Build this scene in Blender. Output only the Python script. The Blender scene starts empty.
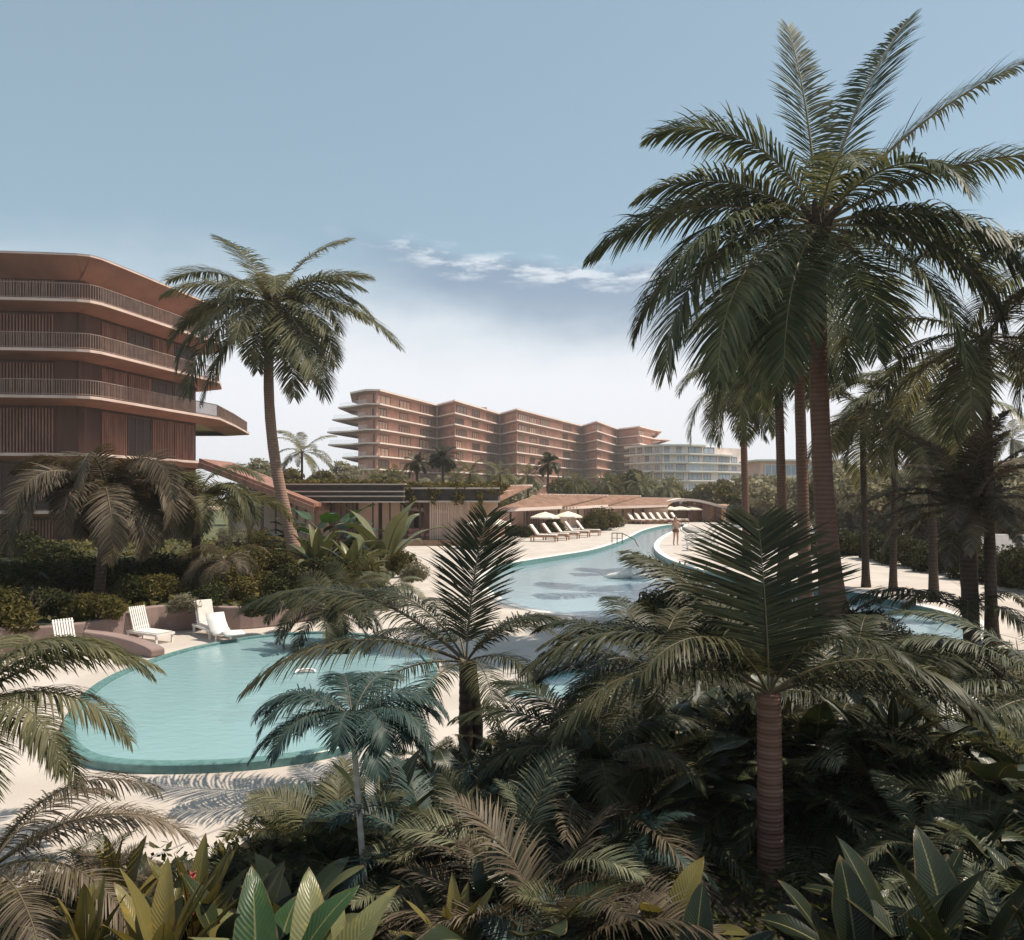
import bpy, math, random
import numpy as np
from mathutils import Vector

SC = bpy.context.scene
COL = SC.collection
R = math.radians
PI = math.pi

# ------------------------------------------------------------------ camera, sky, sun, exposure
CAM_H, FPX, HOR = 3.4, 800.0, 495.0          # eye height, focal length and horizon row of the photograph
cd = bpy.data.cameras.new('camera')
cam = bpy.data.objects.new('camera', cd)
COL.objects.link(cam)
cam.location = (0, 0, CAM_H)
cam.rotation_euler = (R(90), 0, 0)
cd.sensor_width = 36.0
cd.lens = 36.0 * FPX / 1024
cd.shift_y = (HOR - 470) / 1024
cd.clip_start = 0.05
cd.clip_end = 6000
SC.camera = cam

SUN_EL, SUN_AZ = R(59), R(80)                # azimuth clockwise from +Y (the view direction)
world = bpy.data.worlds.new('World')
SC.world = world
world.use_nodes = True
wn, wl = world.node_tree.nodes, world.node_tree.links
wn.clear()
w_out = wn.new('ShaderNodeOutputWorld')
w_bg = wn.new('ShaderNodeBackground')
w_bg.inputs['Strength'].default_value = 0.097
sky = wn.new('ShaderNodeTexSky')
sky.sky_type = 'NISHITA'
sky.sun_disc = False
sky.sun_elevation = SUN_EL
sky.sun_rotation = SUN_AZ
sky.air_density = 1.0
sky.dust_density = 0.6
sky.ozone_density = 2.0


class G_:
    """small node-graph helper"""
    def __init__(s, tree): s.t = tree
    def n(s, typ, **kw):
        nd = s.t.nodes.new(typ)
        for k, v in kw.items():
            if k.startswith('i_'): nd.inputs[int(k[2:])].default_value = v
            else: setattr(nd, k, v)
        return nd
    def l(s, a, b): s.t.links.new(a, b)
    def math(s, op, a, b=None, clamp=False):
        nd = s.t.nodes.new('ShaderNodeMath'); nd.operation = op; nd.use_clamp = clamp
        for i, x in enumerate((a, b)):
            if x is None: continue
            if isinstance(x, (int, float)): nd.inputs[i].default_value = x
            else: s.l(x, nd.inputs[i])
        return nd.outputs[0]
    def smooth(s, x, a, b, lo=0.0, hi=1.0):
        nd = s.t.nodes.new('ShaderNodeMapRange'); nd.interpolation_type = 'SMOOTHSTEP'
        s.l(x, nd.inputs[0])
        for i, v in zip((1, 2, 3, 4), (a, b, lo, hi)): nd.inputs[i].default_value = v
        return nd.outputs[0]
    def mix(s, fac, a, b, mode='MIX'):
        nd = s.t.nodes.new('ShaderNodeMix'); nd.data_type = 'RGBA'; nd.blend_type = mode
        for i, x in ((0, fac), (6, a), (7, b)):
            if isinstance(x, (int, float)): nd.inputs[i].default_value = x
            elif isinstance(x, (tuple, list)): nd.inputs[i].default_value = (*x[:3], 1)
            else: s.l(x, nd.inputs[i])
        return nd.outputs[2]


g = G_(world.node_tree)
tc = g.n('ShaderNodeTexCoord')
sep = g.n('ShaderNodeSeparateXYZ'); g.l(tc.outputs['Generated'], sep.inputs[0])
el = sep.outputs['Z']
azx = g.math('DIVIDE', sep.outputs['X'], g.math('MAXIMUM', sep.outputs['Y'], 0.05))
mp = g.n('ShaderNodeMapping'); g.l(tc.outputs['Generated'], mp.inputs[0]); mp.inputs['Scale'].default_value = (3, 3, 7)
nz = g.n('ShaderNodeTexNoise'); g.l(mp.outputs[0], nz.inputs[0]); nz.inputs['Scale'].default_value = 1.6; nz.inputs['Detail'].default_value = 8; nz.inputs['Roughness'].default_value = .58
mp2 = g.n('ShaderNodeMapping'); g.l(tc.outputs['Generated'], mp2.inputs[0]); mp2.inputs['Scale'].default_value = (11, 11, 44)
nz2 = g.n('ShaderNodeTexNoise'); g.l(mp2.outputs[0], nz2.inputs[0]); nz2.inputs['Scale'].default_value = 1.6; nz2.inputs['Detail'].default_value = 9; nz2.inputs['Roughness'].default_value = .62
# low bright vapour near the horizon with a soft uneven top
elw = g.math('ADD', el, g.math('MULTIPLY', g.math('SUBTRACT', nz.outputs[0], 0.5), 0.10))
low = g.smooth(elw, 0.305, 0.13)
# a blue-grey cloud bank over it, wisps on its crest
side = g.math('MULTIPLY', g.smooth(azx, -0.26, -0.06), g.smooth(azx, 0.42, 0.2))
crest = g.math('ADD', elw, g.math('MULTIPLY', azx, 0.12))
bank = g.math('MULTIPLY', g.math('MULTIPLY', g.smooth(crest, 0.300, 0.280), g.smooth(crest, 0.18, 0.262)), side)
wis = g.math('MULTIPLY', g.math('MULTIPLY', g.smooth(crest, 0.306, 0.288), g.smooth(crest, 0.258, 0.28)), side)
wis = g.math('MULTIPLY', wis, g.smooth(nz2.outputs[0], 0.44, 0.64))
SKYTINT = g.mix(1.0, sky.outputs[0], (1.02, 1.0, 0.88), 'MULTIPLY')
SKYBASE = g.mix(0.34, SKYTINT, (5.0, 6.6, 7.2))
c1 = g.mix(low, SKYBASE, (7.6, 7.8, 8.2))
c2 = g.mix(g.math('MULTIPLY', bank, 0.72), c1, (2.3, 3.05, 4.15))
c3 = g.mix(g.math('MULTIPLY', wis, 0.75), c2, (7.4, 7.8, 8.2))
g.l(c3, w_bg.inputs['Color'])
g.l(w_bg.outputs[0], w_out.inputs[0])

sd = bpy.data.lights.new('sun', 'SUN')
sd.energy = 5.0
sd.angle = R(0.5)
sd.color = (1.0, 0.89, 0.75)
sun = bpy.data.objects.new('sun', sd)
COL.objects.link(sun)
sun.location = (20, 60, 80)
_to_sun = Vector((math.sin(SUN_AZ) * math.cos(SUN_EL), math.cos(SUN_AZ) * math.cos(SUN_EL), math.sin(SUN_EL)))
sun.rotation_euler = _to_sun.to_track_quat('Z', 'Y').to_euler()

vs = SC.view_settings
vs.view_transform = 'Standard'
vs.look = 'None'
vs.gamma = 1.0
vs.use_curve_mapping = False
vs.exposure = 0.32
SC.cycles.max_bounces = 6
SC.cycles.transparent_max_bounces = 12
SC.cycles.caustics_reflective = False
SC.cycles.caustics_refractive = False
SC.cycles.sample_clamp_indirect = 4.0
SC.cycles.use_denoising = True

# ------------------------------------------------------------------ helpers
def at(px, py, d):
    """real-world point seen at photograph pixel (px,py) when it stands d metres away"""
    return Vector(((px - 512) / FPX * d, d, CAM_H + (HOR - py) / FPX * d))

def gnd(px, py, z=0.0):
    d = (CAM_H - z) * FPX / (py - HOR)
    return Vector(((px - 512) / FPX * d, d, z))

def tag(o, label=None, cat=None, group=None, kind=None):
    if label: o['label'] = label
    if cat: o['category'] = cat
    if group: o['group'] = group
    if kind: o['kind'] = kind
    return o

def thing(name, label, cat, loc=(0, 0, 0), rz=0.0, group=None):
    o = bpy.data.objects.new(name, None)
    o.empty_display_size = 0.3
    COL.objects.link(o)
    o.location = loc
    o.rotation_euler = (0, 0, rz)
    return tag(o, label, cat, group)

KIDS = {}
def link(o, parent=None):
    COL.objects.link(o)
    if parent is not None:
        o.parent = parent
        KIDS.setdefault(parent.name, []).append(o)
    return o

def dup(root, loc, rz=0.0, label=None, scale=None, group=None):
    r = root.copy(); COL.objects.link(r)
    r.location = loc; r.rotation_euler = (0, 0, rz)
    if scale: r.scale = (scale,) * 3 if isinstance(scale, (int, float)) else scale
    if label: r['label'] = label
    if group: r['group'] = group
    for ch in KIDS.get(root.name, []):
        c = ch.copy(); COL.objects.link(c); c.parent = r
        for gch in KIDS.get(ch.name, []):
            d = gch.copy(); COL.objects.link(d); d.parent = c
    return r

def np_mesh(name, V, Q, mats, mi=None, smooth=False, T=None):
    """mesh from arrays of verts and quads (and optional triangles T)"""
    me = bpy.data.meshes.new(name)
    V = np.asarray(V, dtype=np.float32).reshape(-1, 3)
    Q = np.asarray(Q, dtype=np.int32).reshape(-1, 4)
    nq = len(Q)
    me.vertices.add(len(V)); me.vertices.foreach_set('co', V.ravel())
    me.loops.add(nq * 4); me.loops.foreach_set('vertex_index', Q.ravel())
    me.polygons.add(nq)
    me.polygons.foreach_set('loop_start', np.arange(nq, dtype=np.int32) * 4)
    if mi is not None: me.polygons.foreach_set('material_index', np.asarray(mi, dtype=np.int32))
    if smooth: me.polygons.foreach_set('use_smooth', np.ones(nq, dtype=bool))
    for m in mats: me.materials.append(m)
    me.update(calc_edges=True)
    return me

class MB:
    def __init__(s): s.v = []; s.f = []; s.m = []
    def add(s, vs_, fs, m=0):
        b = len(s.v)
        s.v.extend(tuple(x) for x in vs_)
        for f in fs:
            s.f.append([b + i for i in f]); s.m.append(m)
        return s
    def box(s, x0, x1, y0, y1, z0, z1, m=0, c=0.0):
        return s.obox(Vector((0, 0, 0)), Vector((1, 0, 0)), Vector((0, 1, 0)), (x0, x1), (y0, y1), (z0, z1), m)
    def obox(s, o, u, n, us, ns, zs, m=0):
        o = Vector(o); u = Vector(u); n = Vector(n)
        P = []
        for z in zs:
            for a, b in ((us[0], ns[0]), (us[1], ns[0]), (us[1], ns[1]), (us[0], ns[1])):
                p = o + u * a + n * b; P.append((p.x, p.y, p.z + z))
        F = [(3, 2, 1, 0), (4, 5, 6, 7), (0, 1, 5, 4), (1, 2, 6, 5), (2, 3, 7, 6), (3, 0, 4, 7)]
        return s.add(P, F, m)
    def beam(s, a, b, w, h, m=0, up=(0, 0, 1)):
        a, b = Vector(a), Vector(b)
        t = (b - a).normalized(); up = Vector(up)
        sd_ = t.cross(up)
        if sd_.length < 1e-4: sd_ = t.cross(Vector((1, 0, 0)))
        sd_.normalize(); n = sd_.cross(t)
        P = []
        for p in (a, b):
            for i, j in ((-1, -1), (1, -1), (1, 1), (-1, 1)):
                P.append(p + sd_ * (w / 2 * i) + n * (h / 2 * j))
        return s.add(P, [(3, 2, 1, 0), (4, 5, 6, 7), (0, 1, 5, 4), (1, 2, 6, 5), (2, 3, 7, 6), (3, 0, 4, 7)], m)
    def tube(s, pts, rad, n=8, m=0, caps=True):
        pts = [Vector(p) for p in pts]
        if isinstance(rad, (int, float)): rad = [rad] * len(pts)
        P = []; k = len(pts)
        ref = None
        for i, p in enumerate(pts):
            t = (pts[min(i + 1, k - 1)] - pts[max(i - 1, 0)]).normalized()
            if ref is None:
                ref = Vector((1, 0, 0)) if abs(t.x) < .9 else Vector((0, 1, 0))
            a = (ref - t * ref.dot(t)).normalized(); ref = a
            b = t.cross(a)
            for j in range(n):
                an = 2 * PI * j / n
                P.append(p + (a * math.cos(an) + b * math.sin(an)) * rad[i])
        F = []
        for i in range(k - 1):
            for j in range(n):
                j2 = (j + 1) % n
                F.append((i * n + j, i * n + j2, (i + 1) * n + j2, (i + 1) * n + j))
        if caps:
            F.append(tuple(range(n - 1, -1, -1))); F.append(tuple((k - 1) * n + j for j in range(n)))
        return s.add(P, F, m)
    def prism(s, poly, z0, z1, m=0, mtop=None):
        n = len(poly)
        P = [(p[0], p[1], z0) for p in poly] + [(p[0], p[1], z1) for p in poly]
        F = [tuple(range(n - 1, -1, -1))] + [(i, (i + 1) % n, n + (i + 1) % n, n + i) for i in range(n)]
        s.add(P, F, m)
        return s.add([(p[0], p[1], z1) for p in poly], [tuple(range(n))], m if mtop is None else mtop)
    def rings(s, rings, m=0, close=True, cap0=False, cap1=False, mats=None):
        """loft closed rings of equal count"""
        n = len(rings[0]); P = [p for r in rings for p in r]; 
        b = len(s.v); s.v.extend(tuple(p) for p in P)
        for i in range(len(rings) - 1):
            for j in range(n if close else n - 1):
                j2 = (j + 1) % n
                s.f.append([b + i * n + j, b + i * n + j2, b + (i + 1) * n + j2, b + (i + 1) * n + j]); s.m.append(mats[i] if mats else m)
        if cap0: s.f.append([b + j for j in range(n - 1, -1, -1)]); s.m.append(mats[0] if mats else m)
        if cap1: s.f.append([b + (len(rings) - 1) * n + j for j in range(n)]); s.m.append(mats[-1] if mats else m)
        return s
    def mesh(s, name, mats, smooth=False):
        me = bpy.data.meshes.new(name)
        me.from_pydata([tuple(v) for v in s.v], [], s.f)
        for m in (mats if isinstance(mats, (list, tuple)) else [mats]): me.materials.append(m)
        me.polygons.foreach_set('material_index', np.asarray(s.m, dtype=np.int32))
        if smooth: me.polygons.foreach_set('use_smooth', np.ones(len(me.polygons), dtype=bool))
        me.update()
        return me
    def build(s, name, mats, parent=None, smooth=False, bevel=0.0, loc=None):
        o = bpy.data.objects.new(name, s.mesh(name, mats, smooth))
        link(o, parent)
        if loc is not None: o.location = loc
        if bevel:
            b = o.modifiers.new('bevel', 'BEVEL'); b.width = bevel; b.segments = 2; b.limit_method = 'ANGLE'
        return o

def obj(name, me, parent=None, loc=(0, 0, 0), rz=0.0, scale=None):
    o = bpy.data.objects.new(name, me)
    link(o, parent)
    o.location = loc; o.rotation_euler = (0, 0, rz)
    if scale: o.scale = scale if isinstance(scale, tuple) else (scale,) * 3
    return o

def catmull(pts, k=6, closed=True):
    pts = [np.array(p[:2], float) for p in pts]; n = len(pts); out = []
    rng_ = range(n if closed else n - 1)
    for i in rng_:
        if closed: p0, p1, p2, p3 = (pts[(i + j) % n] for j in (-1, 0, 1, 2))
        else: p0, p1, p2, p3 = (pts[min(max(i + j, 0), n - 1)] for j in (-1, 0, 1, 2))
        for s in range(k):
            t = s / k
            out.append(0.5 * ((2 * p1) + (-p0 + p2) * t + (2 * p0 - 5 * p1 + 4 * p2 - p3) * t * t + (-p0 + 3 * p1 - 3 * p2 + p3) * t ** 3))
    if not closed: out.append(pts[-1])
    return [tuple(p) for p in out]

def area2(poly):
    return sum(poly[i][0] * poly[(i + 1) % len(poly)][1] - poly[(i + 1) % len(poly)][0] * poly[i][1] for i in range(len(poly)))

def offset(poly, d, closed=True):
    """offset a counter-clockwise polygon outwards by d (mitred); for open lines, to the right of travel"""
    n = len(poly); out = []
    for i in range(n):
        if closed: a, b, c = poly[i - 1], poly[i], poly[(i + 1) % n]
        else: a, b, c = poly[max(i - 1, 0)], poly[i], poly[min(i + 1, n - 1)]
        e1 = Vector((b[0] - a[0], b[1] - a[1])); e2 = Vector((c[0] - b[0], c[1] - b[1]))
        if e1.length < 1e-9: e1 = e2
        if e2.length < 1e-9: e2 = e1
        e1 = e1.normalized(); e2 = e2.normalized()
        n1 = Vector((e1.y, -e1.x)); n2 = Vector((e2.y, -e2.x))
        m = (n1 + n2)
        if m.length < 1e-6: m = n1
        m.normalize()
        k = d / max(0.45, m.dot(n1))
        out.append((b[0] + m.x * k, b[1] + m.y * k))
    return out

def inside(p, poly):
    x, y = p[0], p[1]; c = False; n = len(poly)
    for i in range(n):
        x1, y1 = poly[i][0], poly[i][1]; x2, y2 = poly[i - 1][0], poly[i - 1][1]
        if (y1 > y) != (y2 > y) and x < (x2 - x1) * (y - y1) / (y2 - y1) + x1: c = not c
    return c

def filled(name, outline, holes, z, mat, thick=0.0):
    """flat sheet with holes (thickness downwards), as one mesh"""
    cu = bpy.data.curves.new(name, 'CURVE'); cu.dimensions = '2D'; cu.fill_mode = 'BOTH'
    cu.extrude = thick / 2
    for lp in [outline] + list(holes):
        sp = cu.splines.new('POLY'); sp.points.add(len(lp) - 1)
        for i, p in enumerate(lp): sp.points[i].co = (p[0], p[1], 0, 1)
        sp.use_cyclic_u = True
    tmp = bpy.data.objects.new(name + '_tmp', cu); COL.objects.link(tmp)
    dg = bpy.context.evaluated_depsgraph_get(); dg.update()
    me = bpy.data.meshes.new_from_object(tmp.evaluated_get(dg))
    me.name = name
    bpy.data.objects.remove(tmp); bpy.data.curves.remove(cu)
    me.materials.clear(); me.materials.append(mat)
    o = bpy.data.objects.new(name, me); COL.objects.link(o)
    o.location.z = z - thick / 2
    return o

# ------------------------------------------------------------------ materials
def new_mat(name):
    m = bpy.data.materials.new(name); m.use_nodes = True
    t = m.node_tree; t.nodes.clear()
    gg = G_(t)
    out = gg.n('ShaderNodeOutputMaterial')
    return m, gg, out

def mat(name, c1, c2=None, rough=0.6, scale=3.0, detail=5.0, bump=0.0, bscale=None, metal=0.0, spec=0.35, stretch=None, lo=.35, hi=.65, coat=0.0):
    m, gg, out = new_mat(name)
    b = gg.n('ShaderNodeBsdfPrincipled')
    b.inputs['Roughness'].default_value = rough
    b.inputs['Metallic'].default_value = metal
    b.inputs['Specular IOR Level'].default_value = spec
    b.inputs['Coat Weight'].default_value = coat
    tcn = gg.n('ShaderNodeTexCoord')
    src = tcn.outputs['Object']
    if stretch:
        mpn = gg.n('ShaderNodeMapping'); mpn.inputs['Scale'].default_value = stretch
        gg.l(src, mpn.inputs[0]); src = mpn.outputs[0]
    if c2 is not None:
        nzn = gg.n('ShaderNodeTexNoise'); nzn.inputs['Scale'].default_value = scale; nzn.inputs['Detail'].default_value = detail
        gg.l(src, nzn.inputs[0])
        fac = gg.smooth(nzn.outputs[0], lo, hi)
        gg.l(gg.mix(fac, c1, c2), b.inputs['Base Color'])
    else:
        b.inputs['Base Color'].default_value = (*c1, 1)
    if bump:
        n2 = gg.n('ShaderNodeTexNoise'); n2.inputs['Scale'].default_value = bscale or scale * 4; n2.inputs['Detail'].default_value = 6
        gg.l(src, n2.inputs[0])
        bp = gg.n('ShaderNodeBump'); bp.inputs['Strength'].default_value = bump; bp.inputs['Distance'].default_value = 0.03
        gg.l(n2.outputs[0], bp.inputs['Height']); gg.l(bp.outputs[0], b.inputs['Normal'])
    gg.l(b.outputs[0], out.inputs[0])
    return m

def leaf_mat(name, cols, trans=0.28, rough=0.5, tint=(1.15, 1.08, .74), spec=.2, veins=False):
    rough = max(rough, .46) if not veins else .36; spec = min(spec * .45, .16) if not veins else .32
    """leaf: hue varies from leaflet to leaflet, light passes through the blade"""
    m, gg, out = new_mat(name)
    geo = gg.n('ShaderNodeNewGeometry')
    rp = gg.n('ShaderNodeValToRGB')
    el_ = rp.color_ramp.elements
    while len(el_) < len(cols): el_.new(0.5)
    for i, c in enumerate(cols):
        el_[i].position = i / (len(cols) - 1); el_[i].color = (*c, 1)
    oi = gg.n('ShaderNodeObjectInfo')
    tcn = gg.n('ShaderNodeTexCoord')
    nzn = gg.n('ShaderNodeTexNoise'); nzn.inputs['Scale'].default_value = 1.3; nzn.inputs['Detail'].default_value = 3
    gg.l(tcn.outputs['Object'], nzn.inputs[0])
    f = gg.math('ADD', gg.math('MULTIPLY', geo.outputs['Random Per Island'], 0.5), gg.math('MULTIPLY', gg.math('SUBTRACT', nzn.outputs[0], .5), 0.9))
    f = gg.math('ADD', f, gg.math('MULTIPLY', oi.outputs['Random'], 0.35), clamp=True)
    gg.l(f, rp.inputs[0])
    b = gg.n('ShaderNodeBsdfPrincipled'); b.inputs['Roughness'].default_value = rough; b.inputs['Specular IOR Level'].default_value = spec
    colr = rp.outputs[0]
    if veins:
        uvn = gg.n('ShaderNodeUVMap'); uvn.uv_map = 'leaf'
        sx = gg.n('ShaderNodeSeparateXYZ'); gg.l(uvn.outputs[0], sx.inputs[0])
        av = gg.math('ABSOLUTE', sx.outputs[1])
        vv = gg.math('SINE', gg.math('MULTIPLY', gg.math('SUBTRACT', sx.outputs[0], gg.math('MULTIPLY', av, .16)), 150.0))
        vein = gg.smooth(vv, .55, 1.0)
        mid = gg.smooth(av, .07, .02)
        n3 = gg.n('ShaderNodeTexNoise'); n3.inputs['Scale'].default_value = 9; n3.inputs['Detail'].default_value = 6; gg.l(tcn.outputs['Object'], n3.inputs[0])
        blot = gg.smooth(n3.outputs[0], .55, .72)
        colr = gg.mix(gg.math('MULTIPLY', blot, .55), colr, gg.mix(1.0, colr, (1.9, 1.5, .8), 'MULTIPLY'))
        colr = gg.mix(gg.math('MULTIPLY', vein, .16), colr, gg.mix(1.0, colr, (1.7, 1.6, 1.2), 'MULTIPLY'))
        colr = gg.mix(gg.math('MULTIPLY', mid, .7), colr, (.20, .19, .08))
        edge = gg.math('MAXIMUM', gg.smooth(gg.math('ADD', av, gg.math('MULTIPLY', n3.outputs[0], .5)), 1.16, 1.30), gg.smooth(gg.math('ADD', sx.outputs[0], gg.math('MULTIPLY', n3.outputs[0], .3)), 1.08, 1.18))
        colr = gg.mix(gg.math('MULTIPLY', edge, .85), colr, (.14, .085, .035))
        bpn = gg.n('ShaderNodeBump'); bpn.inputs['Strength'].default_value = .2; bpn.inputs['Distance'].default_value = .004
        gg.l(gg.math('ADD', vv, gg.math('MULTIPLY', n3.outputs[0], 3.0)), bpn.inputs['Height']); gg.l(bpn.outputs[0], b.inputs['Normal'])
    gg.l(colr, b.inputs['Base Color'])
    tr = gg.n('ShaderNodeBsdfTranslucent')
    gg.l(gg.mix(1.0, colr, tint, 'MULTIPLY'), tr.inputs[0])
    mx = gg.n('ShaderNodeMixShader'); mx.inputs[0].default_value = trans
    gg.l(b.outputs[0], mx.inputs[1]); gg.l(tr.outputs[0], mx.inputs[2]); gg.l(mx.outputs[0], out.inputs[0])
    return m

def trunk_mat(name, c1, c2, rings=9.0, bump=.5):
    m, gg, out = new_mat(name)
    b = gg.n('ShaderNodeBsdfPrincipled'); b.inputs['Roughness'].default_value = .8; b.inputs['Specular IOR Level'].default_value = .2
    tcn = gg.n('ShaderNodeTexCoord')
    wv = gg.n('ShaderNodeTexWave'); wv.bands_direction = 'Z'; wv.inputs['Scale'].default_value = rings / 3.14; wv.inputs['Distortion'].default_value = 1.6; wv.inputs['Detail'].default_value = 3
    gg.l(tcn.outputs['Object'], wv.inputs[0])
    nzn = gg.n('ShaderNodeTexNoise'); nzn.inputs['Scale'].default_value = 6; nzn.inputs['Detail'].default_value = 7
    gg.l(tcn.outputs['Object'], nzn.inputs[0])
    f = gg.math('ADD', gg.math('MULTIPLY', wv.outputs[0], .45), gg.math('MULTIPLY', nzn.outputs[0], .6), clamp=True)
    gg.l(gg.mix(f, c1, c2), b.inputs['Base Color'])
    bp = gg.n('ShaderNodeBump'); bp.inputs['Strength'].default_value = bump; bp.inputs['Distance'].default_value = .04
    gg.l(f, bp.inputs['Height']); gg.l(bp.outputs[0], b.inputs['Normal'])
    gg.l(b.outputs[0], out.inputs[0])
    return m

def water_mat(name, tint, milk, bscale=2.2, bstr=.12, amount=.5, gloss=1.0):
    m, gg, out = new_mat(name)
    tcn = gg.n('ShaderNodeTexCoord')
    mpn = gg.n('ShaderNodeMapping'); mpn.inputs['Scale'].default_value = (1, 1.7, 1); gg.l(tcn.outputs['Object'], mpn.inputs[0])
    n1 = gg.n('ShaderNodeTexNoise'); n1.inputs['Scale'].default_value = bscale; n1.inputs['Detail'].default_value = 5; n1.inputs['Distortion'].default_value = .6
    gg.l(mpn.outputs[0], n1.inputs[0])
    bp = gg.n('ShaderNodeBump'); bp.inputs['Strength'].default_value = bstr; bp.inputs['Distance'].default_value = .05
    gg.l(n1.outputs[0], bp.inputs['Height'])
    tr = gg.n('ShaderNodeBsdfTransparent'); tr.inputs[0].default_value = (*tint, 1)
    gl = gg.n('ShaderNodeBsdfGlossy'); gl.inputs['Roughness'].default_value = .16
    gg.l(bp.outputs[0], gl.inputs['Normal'])
    fr = gg.n('ShaderNodeFresnel'); fr.inputs['IOR'].default_value = 1.33; gg.l(bp.outputs[0], fr.inputs['Normal'])
    mx = gg.n('ShaderNodeMixShader'); df = gg.n('ShaderNodeBsdfDiffuse'); df.inputs[0].default_value = (*milk, 1)
    m0 = gg.n('ShaderNodeMixShader'); m0.inputs[0].default_value = amount; gg.l(tr.outputs[0], m0.inputs[1]); gg.l(df.outputs[0], m0.inputs[2])
    gg.l(fr.outputs[0], mx.inputs[0]); gg.l(m0.outputs[0], mx.inputs[1]); gg.l(gl.outputs[0], mx.inputs[2])
    gg.l(mx.outputs[0], out.inputs[0])
    return m

def glass_mat(name, c, rough=.08, spec=.6, k0=.55, k1=1.35):
    m, gg, out = new_mat(name)
    b = gg.n('ShaderNodeBsdfPrincipled'); b.inputs['Roughness'].default_value = rough; b.inputs['Specular IOR Level'].default_value = spec
    oi = gg.n('ShaderNodeObjectInfo')
    gg.l(gg.mix(oi.outputs['Random'], tuple(x * k0 for x in c), tuple(min(1, x * k1) for x in c)), b.inputs['Base Color'])
    gg.l(b.outputs[0], out.inputs[0])
    return m

def clear_mat(name, c=(.95, .96, .96)):
    m, gg, out = new_mat(name)
    tr = gg.n('ShaderNodeBsdfTransparent'); tr.inputs[0].default_value = (*c, 1)
    gl = gg.n('ShaderNodeBsdfGlossy'); gl.inputs['Roughness'].default_value = .05
    mx = gg.n('ShaderNodeMixShader'); mx.inputs[0].default_value = .06
    gg.l(tr.outputs[0], mx.inputs[1]); gg.l(gl.outputs[0], mx.inputs[2]); gg.l(mx.outputs[0], out.inputs[0])
    return m

M = {}
M['deck'] = mat('deck_paving', (.52, .465, .42), (.44, .39, .345), .75, .7, 9, .15, 30)
M['ground'] = mat('lawn_ground', (.07, .085, .035), (.11, .115, .055), .9, .25, 8, .3, 8)
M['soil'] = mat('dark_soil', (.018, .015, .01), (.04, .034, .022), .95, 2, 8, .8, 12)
M['bank'] = mat('bank_turf', (.035, .042, .02), (.075, .08, .038), .95, 1.1, 8, .8, 9)
M['pool_floor'] = mat('pool_tile', (.40, .66, .70), (.45, .70, .74), .5, .8, 4)
M['lagoon_floor'] = mat('lagoon_tile', (.30, .60, .68), (.36, .66, .73), .5, .8, 4)
M['rim'] = mat('teal_rim_tile', (.09, .19, .185), (.14, .26, .25), .35, 9, 5)
M['shelf'] = mat('pool_shelf', (.55, .62, .62), (.62, .68, .68), .5, 2, 4)
M['water'] = water_mat('pool_water', (.85, .95, .95), (.30, .465, .49), 3.0, .3, .72, .9)
M['lagoon'] = water_mat('lagoon_water', (.85, .93, .95), (.37, .51, .58), 2.0, .14, .76, .7)
M['mauve'] = mat('mauve_render', (.20, .14, .125), (.26, .185, .165), .85, 1.6, 7, .2, 25)
M['whitew'] = mat('white_paint', (.78, .75, .71), (.70, .67, .63), .55, 4, 5)
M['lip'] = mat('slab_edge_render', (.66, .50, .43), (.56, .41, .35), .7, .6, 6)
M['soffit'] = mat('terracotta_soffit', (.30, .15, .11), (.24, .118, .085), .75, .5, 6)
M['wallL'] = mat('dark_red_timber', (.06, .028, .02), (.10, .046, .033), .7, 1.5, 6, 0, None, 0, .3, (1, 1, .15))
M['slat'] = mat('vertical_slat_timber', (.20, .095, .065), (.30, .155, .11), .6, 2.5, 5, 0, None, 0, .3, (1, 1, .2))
M['rail'] = mat('balcony_rail_metal', (.22, .15, .12), (.30, .21, .17), .5, 2, 3)
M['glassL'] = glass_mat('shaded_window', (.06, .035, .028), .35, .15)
M['frame'] = mat('window_frame', (.07, .04, .03), (.10, .055, .04), .5, 3, 3)
M['wallM'] = mat('terracotta_facade', (.46, .215, .15), (.57, .30, .22), .8, .35, 6)
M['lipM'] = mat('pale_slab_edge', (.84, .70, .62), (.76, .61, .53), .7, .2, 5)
M['glassM'] = glass_mat('curtained_window', (.46, .28, .20), .3, .25, .22, 1.7)
M['wallW'] = mat('pale_wing_wall', (.78, .66, .60), (.68, .56, .50), .75, .3, 6)
M['lipW'] = mat('white_slab_edge', (.86, .81, .77), (.80, .75, .71), .6, .3, 5)
M['glassW'] = glass_mat('bluish_window', (.30, .36, .42), .1, .6)
M['clear'] = clear_mat('balustrade_glass')
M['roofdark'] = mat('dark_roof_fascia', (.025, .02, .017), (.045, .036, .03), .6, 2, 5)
M['rooflip'] = mat('pale_roof_trim', (.50, .42, .36), (.42, .35, .30), .6, 2, 5)
M['pink'] = mat('pink_plaster', (.76, .50, .42), (.68, .44, .36), .8, .8, 6)
M['tan'] = mat('tan_panel', (.76, .55, .40), (.66, .46, .33), .75, 1.2, 6)
M['dkpink'] = mat('plum_panel', (.22, .13, .12), (.28, .17, .15), .7, 1, 5)
M['curtain'] = mat('pale_curtain', (.74, .56, .46), (.56, .41, .33), .85, 3, 4, 0, None, 0, .2, (1, 1, .1))
M['wood'] = mat('brown_timber', (.20, .12, .08), (.28, .175, .12), .65, 4, 6, .1, 20)
M['darkwood'] = mat('dark_timber_post', (.06, .04, .03), (.10, .065, .05), .65, 4, 5)
M['roofslat'] = mat('terracotta_roof_slat', (.27, .155, .105), (.37, .225, .16), .7, 1.5, 6)
M['cushion'] = mat('pink_cushion', (.48, .22, .19), (.55, .28, .24), .9, 3, 4)
M['cream'] = mat('cream_fabric', (.72, .66, .60), (.64, .58, .52), .9, 5, 4)
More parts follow.
